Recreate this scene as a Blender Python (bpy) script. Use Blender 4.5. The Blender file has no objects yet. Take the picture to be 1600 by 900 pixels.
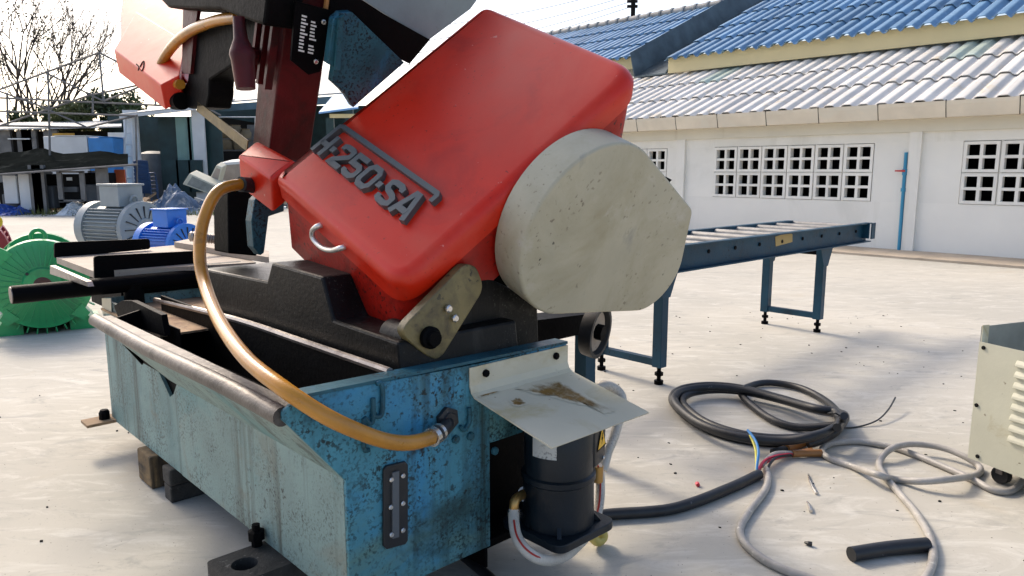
import bpy, bmesh, math, random
from mathutils import Vector as V, Matrix, Euler
R = math.radians
random.seed(11)
S = bpy.context.scene
COL = S.collection

# ------------------------------------------------------------------ camera, sky, sun, exposure
FPX, PITCH, HCAM = 1165.0, math.atan(185 / 1165.0), 1.2
cam = bpy.data.cameras.new('camera'); camo = bpy.data.objects.new('camera', cam); COL.objects.link(camo)
cam.sensor_width = 36; cam.lens = FPX / 1600 * 36; cam.clip_start = .05; cam.clip_end = 2000
camo.location = (0, 0, HCAM); camo.rotation_euler = (math.pi / 2 - PITCH, 0, 0)
S.camera = camo
SUN_AZ, SUN_EL = math.atan2(-.635, .772), R(39.5)
w = bpy.data.worlds.new('World'); S.world = w; w.use_nodes = True
nt = w.node_tree
sky = nt.nodes.new('ShaderNodeTexSky'); sky.sky_type = 'NISHITA'; sky.sun_disc = False
sky.sun_elevation = SUN_EL; sky.sun_rotation = SUN_AZ; sky.altitude = 0
sky.air_density = .8; sky.dust_density = 3.6; sky.ozone_density = .4
bg = nt.nodes['Background']; bg.inputs[1].default_value = .15
nt.links.new(sky.outputs[0], bg.inputs[0])
sun = bpy.data.lights.new('sun', 'SUN'); suno = bpy.data.objects.new('sun', sun); COL.objects.link(suno)
sun.energy = 1.4; sun.angle = R(10); sun.color = (1, .87, .7)
sd = V((math.sin(SUN_AZ) * math.cos(SUN_EL), math.cos(SUN_AZ) * math.cos(SUN_EL), math.sin(SUN_EL)))
suno.rotation_euler = (-sd).to_track_quat('-Z', 'Y').to_euler()
suno.location = (-10, 12, 20)
S.view_settings.view_transform = 'Standard'; S.view_settings.look = 'None'
S.view_settings.gamma = 1; S.view_settings.use_curve_mapping = False
S.view_settings.exposure = 0.9

# ------------------------------------------------------------------ pixel -> place helpers
cP, sP = math.cos(PITCH), math.sin(PITCH)
CAM = V((0, 0, HCAM)); ZZ = V((0, 0, 1))
A0 = V((-.397, 1.688, 0)); _a = R(43.3)
AV = V((math.cos(_a), math.sin(_a), 0)); AU = V((-math.sin(_a), math.cos(_a), 0))
PHI = R(22.5); BET = R(43)
UP = AU * math.cos(PHI) + ZZ * math.sin(PHI); WP = -AU * math.sin(PHI) + ZZ * math.cos(PHI)
E2 = AV * math.cos(BET) + WP * math.sin(BET); NN = -AV * math.sin(BET) + WP * math.cos(BET)
def ray(x, y):
    dx, dy = x - 800, y - 450
    return V((dx, FPX * cP - dy * sP, -FPX * sP - dy * cP)) / FPX
def PL(x, y, p0, n):
    r = ray(x, y); return CAM + r * ((p0 - CAM).dot(n) / r.dot(n))
def Q(a, b, z): return A0 + AV * a + AU * b + ZZ * z          # yard frame: along the saw front, along its length, up
def LX(x, y, k): return PL(x, y, Q(k, 0, 0), AV)
def LY(x, y, k): return PL(x, y, Q(0, k, 0), AU)
def LZ(x, y, k): return PL(x, y, V((0, 0, k)), ZZ)
def G(x, y, z=0.0): return PL(x, y, V((0, 0, z)), ZZ)
def D(x, y, Y): return PL(x, y, V((0, Y, 0)), V((0, 1, 0)))
def loc(p): d = p - A0; return d.dot(AV), d.dot(AU), d.z
L1 = LY(602, 422, .17)
def BW(p, q, r): return L1 + UP * p + AV * q + WP * r            # bow frame
def LIDP(p, q, o=0): return L1 + UP * p + E2 * q + NN * o        # lid frame
def PB(x, y, p): return PL(x, y, L1 + UP * p, UP)

# ------------------------------------------------------------------ materials
MATS = {}
def M(name, col, rough=.6, metal=0., var=.15, vs=3., speck=None, streak=None, patch=None, bump=.15, bs=40., coat=0., rand=0., spec=.5):
    if name in MATS: return MATS[name]
    m = bpy.data.materials.new(name); m.use_nodes = True; MATS[name] = m
    N, L = m.node_tree.nodes, m.node_tree.links
    b = N['Principled BSDF']
    b.inputs['Specular IOR Level'].default_value = spec; b.inputs['Roughness'].default_value = rough; b.inputs['Metallic'].default_value = metal
    if coat: b.inputs['Coat Weight'].default_value = coat; b.inputs['Coat Roughness'].default_value = .12
    tc = N.new('ShaderNodeTexCoord').outputs['Object']
    oi = N.new('ShaderNodeObjectInfo')
    add = N.new('ShaderNodeVectorMath'); add.operation = 'ADD'
    mul = N.new('ShaderNodeMath'); mul.operation = 'MULTIPLY'; mul.inputs[1].default_value = 37.
    L.new(oi.outputs['Random'], mul.inputs[0]); L.new(tc, add.inputs[0]); L.new(mul.outputs[0], add.inputs[1])
    vec = add.outputs[0]
    def noise(scale, det=5., rgh=.6, v=None, dist=0.):
        n = N.new('ShaderNodeTexNoise'); n.inputs['Scale'].default_value = scale
        n.inputs['Detail'].default_value = det; n.inputs['Roughness'].default_value = rgh
        n.inputs['Distortion'].default_value = dist
        L.new(v or vec, n.inputs['Vector']); return n.outputs['Fac']
    def ramp(fac, a, b_):
        r = N.new('ShaderNodeMapRange'); r.inputs['From Min'].default_value = a; r.inputs['From Max'].default_value = b_
        L.new(fac, r.inputs['Value']); return r.outputs['Result']
    def mix(fac, c1, c2):
        x = N.new('ShaderNodeMix'); x.data_type = 'RGBA'
        if isinstance(fac, float): x.inputs['Factor'].default_value = fac
        else: L.new(fac, x.inputs['Factor'])
        for s, c in ((6, c1), (7, c2)):
            if isinstance(c, tuple): x.inputs[s].default_value = (*c, 1)
            else: L.new(c, x.inputs[s])
        return x.outputs[2]
    lo = tuple(max(0, c * (1 - var)) for c in col); hi = tuple(min(1, c * (1 + var)) for c in col)
    cur = mix(ramp(noise(vs), .3, .7), lo, hi)
    if rand:
        rr = N.new('ShaderNodeMapRange'); rr.inputs['To Min'].default_value = 1 - rand; rr.inputs['To Max'].default_value = 1 + rand * .6
        L.new(oi.outputs['Random'], rr.inputs['Value'])
        mm = N.new('ShaderNodeVectorMath'); mm.operation = 'SCALE'
        L.new(cur, mm.inputs[0]); L.new(rr.outputs[0], mm.inputs['Scale']); cur = mm.outputs[0]
    rsrc = None
    for pt in (patch if isinstance(patch, list) else [patch] if patch else []):
        c, sc, a, b_ = pt
        cur = mix(ramp(noise(sc, 6., .65, dist=.6), a, b_), cur, c)
    if streak:
        c, sc, a, b_ = streak
        mp = N.new('ShaderNodeMapping'); mp.inputs['Scale'].default_value = (sc, sc, sc * .06); L.new(vec, mp.inputs['Vector'])
        cur = mix(ramp(noise(1., 6., .6, mp.outputs[0]), a, b_), cur, c)
    for sp in (speck if isinstance(speck, list) else [speck] if speck else []):
        c, sc, a, b_ = sp
        rsrc = ramp(noise(sc, 3., .55), a, b_)
        mk_ = N.new('ShaderNodeMath'); mk_.operation = 'MULTIPLY'; L.new(rsrc, mk_.inputs[0]); L.new(ramp(noise(2.7 * (1 + sc * .01), 4., .6), .42, .62), mk_.inputs[1]); rsrc = mk_.outputs[0]
        cur = mix(rsrc, cur, c)
    L.new(cur, b.inputs['Base Color'])
    if bump:
        bn = N.new('ShaderNodeBump'); bn.inputs['Strength'].default_value = bump; bn.inputs['Distance'].default_value = .01
        L.new(noise(bs, 5., .65), bn.inputs['Height']); L.new(bn.outputs[0], b.inputs['Normal'])
    rn = N.new('ShaderNodeMapRange'); rn.inputs['To Min'].default_value = max(.03, rough - .1); rn.inputs['To Max'].default_value = min(1, rough + .12)
    L.new(noise(vs * 4), rn.inputs['Value']); L.new(rn.outputs[0], b.inputs['Roughness'])
    return m
BLK = (.006, .006, .007)
def ground_mat():
    m = bpy.data.materials.new('concrete_yard'); m.use_nodes = True; N, L = m.node_tree.nodes, m.node_tree.links; b = N['Principled BSDF']
    b.inputs['Specular IOR Level'].default_value = .3
    tc = N.new('ShaderNodeTexCoord').outputs['Object']
    def noise(sc, det, rg, dist=0., stretch=None, rot=0.):
        v = tc
        if stretch:
            mp = N.new('ShaderNodeMapping'); mp.inputs['Scale'].default_value = stretch; mp.inputs['Rotation'].default_value = (0, 0, rot); L.new(tc, mp.inputs['Vector']); v = mp.outputs[0]
        n = N.new('ShaderNodeTexNoise'); n.inputs['Scale'].default_value = sc; n.inputs['Detail'].default_value = det; n.inputs['Roughness'].default_value = rg; n.inputs['Distortion'].default_value = dist
        L.new(v, n.inputs['Vector']); return n.outputs['Fac']
    def rng(f, a, b_, c=0., d=1.):
        r = N.new('ShaderNodeMapRange'); r.inputs['From Min'].default_value = a; r.inputs['From Max'].default_value = b_; r.inputs['To Min'].default_value = c; r.inputs['To Max'].default_value = d; L.new(f, r.inputs['Value']); return r.outputs[0]
    def mix(f, c1, c2, mode='MIX'):
        x = N.new('ShaderNodeMix'); x.data_type = 'RGBA'; x.blend_type = mode
        L.new(f, x.inputs['Factor'])
        for s_, c in ((6, c1), (7, c2)):
            if isinstance(c, tuple): x.inputs[s_].default_value = (*c, 1)
            else: L.new(c, x.inputs[s_])
        return x.outputs[2]
    cur = mix(rng(noise(.55, 6, .6, .4), .38, .64), (.44, .42, .365), (.53, .50, .43))
    sm = noise(2.6, 9, .72, 1.6, (1, 3.2, 1), .6)
    cur = mix(rng(sm, .5, .72), cur, (.61, .59, .53))
    cur = mix(rng(noise(3.4, 8, .7, 1.2, (1, 2.6, 1), -.5), .54, .74), cur, (.335, .325, .295))
    cur = mix(rng(noise(1.1, 7, .65, .8), .60, .74, 0, .6), cur, (.46, .39, .28))
    cur = mix(rng(noise(48, 4, .7), .6, .8, 0, .5), cur, (.24, .225, .2))
    cur = mix(rng(noise(95, 2, .5), .715, .75), cur, (.07, .06, .05))
    cur = mix(rng(noise(9, 8, .8, 3., (1, 7, 1), .9), .67, .71, 0, .55), cur, (.2, .19, .17))
    L.new(cur, b.inputs['Base Color']); b.inputs['Roughness'].default_value = .85
    bn = N.new('ShaderNodeBump'); bn.inputs['Strength'].default_value = .4; bn.inputs['Distance'].default_value = .006
    L.new(noise(9, 10, .75, .6), bn.inputs['Height']); L.new(bn.outputs[0], b.inputs['Normal'])
    return m
m_ground = ground_mat()
m_apron = M('apron_concrete', (.42, .35, .27), .9, var=.2, vs=2., patch=((.3, .25, .19), 1.2, .5, .7), bump=.3, bs=20.)
m_dirt = M('yard_dirt', (.33, .28, .2), .95, var=.3, vs=1.5, patch=((.12, .15, .06), .8, .52, .66), bump=.6, bs=8.)
m_teal = M('teal_paint', (.06, .235, .31), .5, var=.2, vs=5., patch=[((.045, .25, .43), 2.1, .5, .62), ((.10, .22, .21), 1.9, .52, .64), ((.025, .07, .075), 3.4, .58, .74)],
           streak=((.02, .05, .05), 9., .52, .66), speck=[((.012, .03, .032), 120., .5, .58), ((.012, .025, .027), 60., .56, .64), ((.01, .012, .012), 14., .62, .72)], bump=.3, bs=80., spec=.35)
m_side = M('pale_teal_paint', (.215, .31, .29), .55, var=.16, vs=4., patch=[((.13, .27, .27), 1.8, .5, .64), ((.2, .185, .13), 3.5, .55, .75)],
           streak=((.06, .065, .05), 13., .52, .72), speck=[((.05, .065, .06), 130., .53, .63), ((.04, .05, .048), 70., .58, .66), ((.05, .05, .045), 16., .68, .75)], bump=.25, bs=90.)  # paler, greyer teal than the front panel
m_dteal = M('dark_teal_paint', (.02, .09, .12), .45, var=.35, vs=6., patch=((.02, .13, .23), 5., .55, .7), speck=((.005, .012, .014), 110., .52, .6), bump=.2, spec=.3)
m_blue = M('conveyor_blue_paint', (.007, .05, .085), .45, spec=.3, var=.3, vs=4., patch=((.006, .02, .03), 6., .55, .75), speck=((.004, .008, .01), 50., .64, .7), bump=.15)
m_red = M('red_enamel', (.6, .019, .003), .36, var=.12, vs=2.5, patch=[((.36, .008, .004), 3.5, .54, .8), ((.62, .06, .03), 1.6, .55, .75)], speck=[((.14, .01, .006), 85., .66, .74), ((.7, .3, .25), 34., .73, .75)], bump=.07, bs=9., spec=.4)
m_redg = M('greasy_red_enamel', (.42, .012, .005), .36, var=.2, vs=4., patch=[((.16, .008, .004), 6., .5, .7), ((.02, .008, .006), 7., .62, .74)], speck=[((.02, .008, .006), 70., .58, .66)], bump=.15, spec=.35)
m_dred = M('oily_dark_red', (.07, .005, .007), .45, spec=.25, var=.4, vs=6., patch=((.015, .006, .006), 5., .5, .7), bump=.2)
m_cast = M('oily_cast_iron', (.006, .006, .006), .42, var=.5, vs=9., patch=((.05, .048, .04), 5., .6, .78), streak=((.035, .034, .03), 14., .58, .74), speck=((.08, .08, .07), 130., .6, .7), bump=.22, bs=70., spec=.2)
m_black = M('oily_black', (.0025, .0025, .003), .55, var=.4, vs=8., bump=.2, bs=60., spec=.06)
m_rubber = M('black_rubber', (.014, .015, .017), .45, var=.3, vs=20., speck=((.13, .13, .13), 45., .68, .75), bump=.1)
m_steel = M('worn_steel', (.32, .29, .27), .38, metal=.75, var=.25, vs=9., patch=((.12, .09, .08), 8., .52, .7), speck=((.05, .04, .04), 60., .66, .72), bump=.2)
m_lip = M('grimy_lip_steel', (.105, .09, .078), .42, metal=.3, var=.3, vs=7., patch=[((.035, .028, .024), 5., .48, .66), ((.22, .2, .18), 3., .6, .75)], speck=((.04, .035, .03), 70., .6, .68), bump=.3)
m_bright = M('bright_steel', (.62, .6, .57), .25, metal=.9, var=.1, bump=.05)
m_chrome = M('handle_steel', (.75, .73, .68), .3, metal=.6, var=.15, vs=30., bump=.05)
m_cover = M('grey_beige_paint', (.45, .415, .305), .5, spec=.35, var=.08, vs=6., patch=[((.36, .32, .21), 3., .48, .68), ((.53, .5, .42), 5., .58, .75)], speck=[((.2, .17, .12), 55., .62, .7), ((.06, .055, .045), 26., .70, .73)], streak=((.34, .32, .26), 9., .62, .7), bump=.12, bs=30.)
m_edge = M('rubbed_edge_paint', (.3, .32, .33), .45, var=.3, vs=12., speck=((.05, .05, .05), 25., .64, .7), bump=.1)
m_shelf = M('stained_cream_paint', (.6, .55, .415), .55, spec=.2, var=.06, vs=5., patch=[((.48, .4, .22), 4., .54, .72)], speck=((.2, .12, .04), 60., .7, .75), bump=.08)
m_olive = M('olive_oily_plate', (.18, .14, .055), .42, var=.4, vs=8., patch=((.06, .045, .025), 9., .52, .7), speck=((.03, .025, .015), 50., .6, .68), bump=.3)
m_plate = M('nameplate_grey', (.09, .105, .11), .4, metal=.3, var=.1, bump=.05)
m_hose = M('amber_braided_hose', (.43, .185, .014), .3, var=.35, vs=5., patch=((.22, .1, .02), 9., .58, .75), bump=.12, bs=150., coat=.3)
m_hosew = M('clear_braided_hose', (.55, .51, .44), .3, var=.15, vs=20., speck=((.3, .28, .24), 180., .5, .6), bump=.2, bs=200.)
m_stripe = M('hose_red_stripe', (.4, .03, .02), .4)
m_brass = M('brass_fitting', (.5, .3, .1), .35, metal=.8)
m_pump = M('pump_dark_blue', (.007, .012, .017), .36, spec=.35, var=.3, vs=8., bump=.12)
m_yel = M('warning_yellow', (.9, .5, .02), .4, var=.05)
m_yhose = M('yellow_hose', (.55, .44, .12), .35, var=.2)
m_label = M('paper_label', (.6, .6, .56), .5, speck=((.1, .1, .1), 110., .55, .6), bump=0)
m_whitepr = M('white_print', (.7, .7, .68), .5, bump=0)
m_wood = M('old_timber', (.2, .13, .06), .85, var=.4, vs=7., streak=((.04, .03, .02), 25., .5, .65), patch=((.03, .025, .02), 4., .5, .65), bump=.5, bs=30.)
m_wood2 = M('black_oily_timber', (.035, .033, .03), .8, var=.5, vs=12., speck=((.2, .19, .17), 60., .64, .7), bump=.7, bs=40.)
m_rust = M('rusty_chip_plate', (.36, .24, .14), .8, var=.25, vs=6., patch=((.16, .08, .04), 7., .52, .68), speck=((.03, .02, .02), 45., .62, .68), bump=.4)
m_tan = M('dusty_bed_plate', (.36, .3, .24), .7, var=.2, vs=5., speck=((.1, .08, .06), 60., .65, .72), bump=.25)
m_wall = M('white_wall_paint', (.8, .785, .725), .8, var=.04, vs=1.2, patch=((.64, .63, .56), .6, .54, .8), streak=((.6, .58, .5), 2.5, .62, .85), bump=.08, bs=25.)
m_block = M('breeze_block_paint', (.8, .785, .725), .85, var=.05, vs=5., bump=.15, rand=.05)
m_beam = M('cream_beam_paint', (.68, .655, .56), .8, var=.05, vs=1.5, streak=((.5, .46, .37), 4., .62, .85), bump=.08)
m_gut = M('gutter_sheet', (.68, .6, .47), .5, var=.12, vs=2., patch=((.66, .61, .5), 1.5, .5, .7), bump=.05)
m_wroof = M('white_fibre_sheet', (.66, .645, .61), .7, spec=.2, var=.08, vs=2.5, patch=((.54, .45, .3), 2.2, .56, .76), bump=.1, rand=.12)
m_groof = M('pale_green_sheet', (.44, .52, .47), .4, var=.1, bump=.05)
m_broof = M('blue_fibre_sheet', (.13, .26, .41), .45, var=.14, vs=2.5, patch=((.25, .4, .56), 3., .54, .75), bump=.08, rand=.22)
m_fascia = M('yellow_cream_fascia', (.66, .55, .3), .7, var=.06, vs=1., bump=.03)
m_zinc = M('dark_zinc', (.1, .125, .13), .4, metal=.5, var=.3, vs=3.)
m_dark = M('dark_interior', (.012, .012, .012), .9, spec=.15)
m_ridge = M('grey_ridge_tile', (.3, .3, .29), .7, var=.2, rand=.2)
m_pipe = M('blue_pvc', (.03, .25, .42), .35, var=.1)
m_redp = M('red_plastic', (.5, .03, .03), .4)
m_green = M('green_enamel', (.012, .33, .1), .35, var=.15, vs=4., patch=((.008, .16, .06), 5., .56, .75), bump=.06, coat=.3)
m_gmot = M('grey_enamel', (.27, .31, .32), .42, var=.1, vs=5., bump=.05)
m_bmot = M('bright_blue_enamel', (.015, .17, .62), .38, var=.12, vs=5., bump=.05, coat=.2)
m_rmot = M('crimson_enamel', (.28, .01, .03), .4, var=.15)
m_motdark = M('motor_dark', (.02, .022, .024), .6)  # dark tone for motor bolts and bell ribs
m_cab = M('cream_cabinet_paint', (.56, .55, .43), .5, var=.07, vs=4., patch=((.42, .36, .2), 4., .62, .76), speck=((.14, .1, .05), 40., .71, .76), bump=.08)
m_cabin = M('cabinet_inside', (.25, .26, .23), .6, var=.25, vs=6.)
m_gcable = M('grey_cable', (.36, .34, .31), .42, var=.25, vs=10., speck=((.6, .58, .52), 70., .6, .7), bump=.2, bs=120.)
m_tape = M('brown_tape', (.3, .13, .035), .4, var=.2)
m_wred = M('wire_red', (.6, .03, .06), .4); m_wblue = M('wire_blue', (.02, .2, .5), .4); m_wyel = M('wire_yellow', (.6, .55, .05), .4)
m_twig = M('bark', (.075, .06, .05), .9, var=.3)
m_leafd = M('dry_leaf', (.12, .11, .03), .7, var=.4); 
m_leaf = M('bush_leaf', (.055, .08, .022), .6, var=.5, vs=.6); m_leaf2 = M('olive_leaf', (.1, .11, .03), .6, var=.5, vs=.6)
m_pole = M('galvanised_tube', (.16, .16, .16), .5, metal=.4, var=.3)
m_shedgreen = M('pale_green_panel', (.2, .34, .3), .5, var=.2, vs=.8, streak=((.1, .17, .16), 4., .5, .7))
m_shedroof = M('shed_sheet', (.5, .5, .48), .55, var=.15, vs=.5)
m_shedblue = M('slate_blue_fascia', (.09, .16, .2), .6, var=.2)
m_dgreen = M('dark_green_sheet', (.012, .04, .042), .5, var=.3)
m_tarp = M('black_shade_net', (.012, .014, .013), 1., var=.4, vs=1.2, patch=((.05, .054, .05), 1.5, .55, .75), spec=.0)
m_btarp = M('blue_grey_tarp', (.1, .15, .23), .6, var=.5, vs=2.5, patch=((.34, .36, .38), 2., .52, .62))
m_btarp2 = M('bright_blue_tarp', (.03, .1, .42), .5, var=.4, vs=3.)
m_white = M('white_sheet_metal', (.66, .68, .68), .5, var=.08, vs=2.)
m_chair = M('navy_plastic', (.015, .06, .16), .4, var=.2)
m_tank = M('grey_tank', (.09, .1, .11), .6, var=.25)
m_orange = M('orange_panel', (.55, .12, .05), .6, var=.15)
m_skyb = M('sky_blue_plastic', (.05, .25, .6), .5, var=.1)
m_grass = M('grass', (.13, .14, .04), .8, var=.5, vs=2.)

# ------------------------------------------------------------------ mesh helpers
WL = {}
def mk(name, verts, faces, mat, parent=None, label=None, smooth=False, kind=None, bevel=0., seg=2, cen=None):
    vs = [V(p) for p in verts]
    if cen is None:
        cen = V((0, 0, 0))
        for p in vs: cen += p
        cen /= len(vs)
    me = bpy.data.meshes.new(name); me.from_pydata([tuple(p - cen) for p in vs], [], [tuple(f) for f in faces])
    bm = bmesh.new(); bm.from_mesh(me)
    bmesh.ops.recalc_face_normals(bm, faces=bm.faces)
    if bevel: bmesh.ops.bevel(bm, geom=list(bm.edges), offset=bevel, segments=seg, profile=.5, affect='EDGES', clamp_overlap=True)
    if smooth:
        for f_ in bm.faces: f_.smooth = True
        for e in bm.edges:
            if len(e.link_faces) == 2 and e.calc_face_angle(0) > .7: e.smooth = False
    bm.to_mesh(me); bm.free()
    me.materials.append(mat)
    return link(name, me, cen, parent, label, kind)
def link(name, me, pos, parent=None, label=None, kind=None, rot=None):
    o = bpy.data.objects.new(name, me); COL.objects.link(o)
    WL[o] = V(pos)
    if parent: o.parent = parent; o.location = V(pos) - WL[parent]
    else: o.location = pos
    if rot is not None: o.rotation_euler = rot
    if label: o['label'] = label
    if kind: o['kind'] = kind
    return o
def thing(name, label, cat, pos, group=None):
    o = bpy.data.objects.new(name, None); COL.objects.link(o); o.location = pos; WL[o] = V(pos)
    o.empty_display_size = .1
    o['label'] = label; o['category'] = cat
    if group: o['group'] = group
    return o
def tag(o, label, cat, group=None):
    o['label'] = label; o['category'] = cat
    if group: o['group'] = group
    return o
def struct(o): o['kind'] = 'structure'; return o
class MB:
    def __init__(s): s.v = []; s.f = []
    def add(s, v, f):
        n = len(s.v); s.v += [V(p) for p in v]; s.f += [tuple(i + n for i in q) for q in f]; return s
    def prism(s, pts, ext):
        n = len(pts); a = [V(p) for p in pts]; b = [p + ext for p in a]
        return s.add(a + b, [tuple(range(n)), tuple(range(2 * n - 1, n - 1, -1))] + [(i, (i + 1) % n, n + (i + 1) % n, n + i) for i in range(n)])
    def box(s, o, a, b, c):      # corner + three edge vectors
        return s.prism([o, o + a, o + a + b, o + b], c)
    def tube(s, pts, r, n=10, caps=True):
        pts = [V(p) for p in pts]; rs = r if isinstance(r, (list, tuple)) else [r] * len(pts)
        t0 = (pts[1] - pts[0]).normalized()
        a = t0.orthogonal().normalized(); rings = []; prev = t0
        for i, p in enumerate(pts):
            t = (pts[min(i + 1, len(pts) - 1)] - pts[max(i - 1, 0)])
            t = t.normalized() if t.length > 1e-9 else prev
            q = prev.rotation_difference(t); a = q @ a; a = (a - t * a.dot(t)).normalized(); b = t.cross(a); prev = t
            rings.append([p + (a * math.cos(2 * math.pi * k / n) + b * math.sin(2 * math.pi * k / n)) * rs[i] for k in range(n)])
        vs = [q for rg in rings for q in rg]; m = len(pts)
        fs = [(i * n + k, i * n + (k + 1) % n, (i + 1) * n + (k + 1) % n, (i + 1) * n + k) for i in range(m - 1) for k in range(n)]
        if caps: fs += [tuple(range(n - 1, -1, -1)), tuple(range((m - 1) * n, m * n))]
        return s.add(vs, fs)
    def lathe(s, o, ax, prof, n=32):   # prof: list of (along, radius)
        ax = ax.normalized(); a = ax.orthogonal().normalized(); b = ax.cross(a)
        vs = [o + ax * h + (a * math.cos(2 * math.pi * k / n) + b * math.sin(2 * math.pi * k / n)) * max(r, 1e-4) for h, r in prof for k in range(n)]
        m = len(prof)
        return s.add(vs, [(i * n + k, i * n + (k + 1) % n, (i + 1) * n + (k + 1) % n, (i + 1) * n + k) for i in range(m - 1) for k in range(n)] + [tuple(range(n - 1, -1, -1)), tuple(range((m - 1) * n, m * n))])
    def build(s, name, mat, parent=None, **k): return mk(name, s.v, s.f, mat, parent, **k)
def prism(name, pts, ext, mat, parent=None, **k): return MB().prism(pts, ext).build(name, mat, parent, **k)
def box(name, o, a, b, c, mat, parent=None, **k): return MB().box(o, a, b, c).build(name, mat, parent, **k)
def cyl(name, p0, p1, r, mat, parent=None, n=20, **k):
    k.setdefault('smooth', True); return MB().tube([p0, p1], r, n).build(name, mat, parent, **k)
def smooth_path(pts, sub=8, closed=False):
    pts = [V(p) for p in pts]; out = []; n = len(pts)
    for i in range(n if closed else n - 1):
        g = (lambda j: pts[j % n]) if closed else (lambda j: pts[max(0, min(n - 1, j))])
        p0, p1, p2, p3 = g(i - 1), g(i), g(i + 1), g(i + 2)
        for k in range(sub):
            t = k / sub
            out.append(.5 * ((2 * p1) + (p2 - p0) * t + (2 * p0 - 5 * p1 + 4 * p2 - p3) * t * t + (3 * p1 - p0 - 3 * p2 + p3) * t ** 3))
    if not closed: out.append(pts[-1])
    return out
def tube(name, pts, r, mat, parent=None, n=12, sub=8, **k):
    k.setdefault('smooth', True)
    return MB().tube(smooth_path(pts, sub), r, n).build(name, mat, parent, **k)
def bolt(parent, p, ax, r, h, mat, name='bolt'):
    return MB().lathe(p, ax, [(0, r), (h * .7, r), (h, r * .7)], 8).build(name, mat, parent)
def round_poly(pts, rad, seg=5):
    out = []; n = len(pts)
    for i in range(n):
        p, a, b = V(pts[i]), V(pts[i - 1]), V(pts[(i + 1) % n])
        r = rad[i] if isinstance(rad, (list, tuple)) else rad
        r = min(r, (a - p).length * .48, (b - p).length * .48)
        s, e = p + (a - p).normalized() * r, p + (b - p).normalized() * r
        for k in range(seg + 1):
            t = k / seg; out.append(s * (1 - t) ** 2 + p * 2 * t * (1 - t) + e * t * t)
    return out
def slab(name, pts2, o, ax, ay, nz, depth, bev, mat, parent, seg=5, back_off=0., **k):
    """solid with a rounded face edge: 2D convex outline pts2 in (ax, ay) at o, face towards nz, going back by depth"""
    p = [V((a, b)) for a, b in pts2]; n = len(p)
    area = sum(p[i].x * p[(i + 1) % n].y - p[(i + 1) % n].x * p[i].y for i in range(n))
    if area < 0: p.reverse()
    def inset(d):
        out = []
        for i in range(n):
            e1 = (p[i] - p[i - 1]).normalized(); e2_ = (p[(i + 1) % n] - p[i]).normalized()
            n1 = V((-e1.y, e1.x)); n2 = V((-e2_.y, e2_.x)); m = (n1 + n2)
            m = m / max(.3, (1 + n1.dot(n2))); out.append(p[i] + m * d)
        return out
    rings = [(back_off, -depth), (0, -bev)] + [(bev * (1 - math.cos(a)), -bev * (1 - math.sin(a))) for a in [math.pi / 2 * j / seg for j in range(1, seg + 1)]]
    vs = []
    for d, h in rings: vs += [o + ax * q.x + ay * q.y + nz * h for q in inset(d)]
    m = len(rings)
    fs = [(i * n + j, i * n + (j + 1) % n, (i + 1) * n + (j + 1) % n, (i + 1) * n + j) for i in range(m - 1) for j in range(n)]
    fs += [tuple(range(n - 1, -1, -1)), tuple(range((m - 1) * n, m * n))]
    return mk(name, vs, fs, mat, parent, smooth=True, **k)
def stroke(pts, wd, o, ax, ay, nz, h):
    """a thick mitred pen stroke as a solid"""
    p = [V(q) for q in pts]; n = len(p); l = []; r = []
    for i in range(n):
        d1 = (p[i] - p[i - 1]).normalized() if i else (p[1] - p[0]).normalized()
        d2 = (p[i + 1] - p[i]).normalized() if i < n - 1 else d1
        n1 = V((-d1.y, d1.x)); n2 = V((-d2.y, d2.x)); m = (n1 + n2) / max(.35, 1 + n1.dot(n2))
        l.append(p[i] + m * wd / 2); r.append(p[i] - m * wd / 2)
    b = MB()
    for i in range(n - 1):
        b.prism([o + ax * q.x + ay * q.y for q in (l[i], l[i + 1], r[i + 1], r[i])], nz * h)
    return b

# ------------------------------------------------------------------ ground
struct(mk('ground', [(-600, -60, 0), (600, -60, 0), (600, 900, 0), (-600, 900, 0)], [(0, 1, 2, 3)], m_ground, cen=V((0, 0, 0))))
pts = []
for i in range(24):
    x = -60 + i * 4.0 if False else -70 + i * 3.6
    pts.append((x, 23.0 + random.uniform(-.6, .6), .004))
struct(mk('dirt_path', pts + [(14, 120, .004), (-70, 120, .004)], [tuple(range(26))], m_dirt, cen=V((-20, 30, 0))))
XB = 10.847
struct(box('pavement', Q(XB - .95, -6, 0), AV * .95, AU * 20, ZZ * .03, m_apron))

# ------------------------------------------------------------------ white block building
bl = thing('block_building', 'long white building with perforated block windows and white sheet roof beside the yard', 'building', Q(XB, 2, 0))
Y0, Y1 = -4.2, 11.5
zlo, zhi, ztop = .725, 1.59, 2.02
banks = [(-.88, 1.845), (3.03, 5.745), (6.735, 9.45)]
def wallbox(name, y0, y1, z0, z1, x0=XB, th=.14, mat=m_wall, parent=bl, **k):
    return box(name, Q(x0, y0, z0), AU * (y1 - y0), ZZ * (z1 - z0), AV * th, mat, parent, **k)
wallbox('wall', Y0, Y1, 0, zlo); wallbox('wall', Y0, Y1, zhi, ztop)
edges = [Y0] + [e for b_ in banks for e in b_] + [Y1]
for i in range(0, len(edges), 2): wallbox('wall', edges[i], edges[i + 1], zlo, zhi)
box('wall', Q(XB + .14, Y0, 0), AV * 2.3, AU * .14, ZZ * 2.9, m_wall, bl); box('wall', Q(XB + .14, Y1 - .14, 0), AV * 2.3, AU * .14, ZZ * 2.9, m_wall, bl)
box('back_wall', Q(XB + 2.44, Y0, 0), AV * .14, AU * (Y1 - Y0), ZZ * 3.0, m_dark, bl)  # coloured dark to stand in for the dim interior behind the blocks
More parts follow.
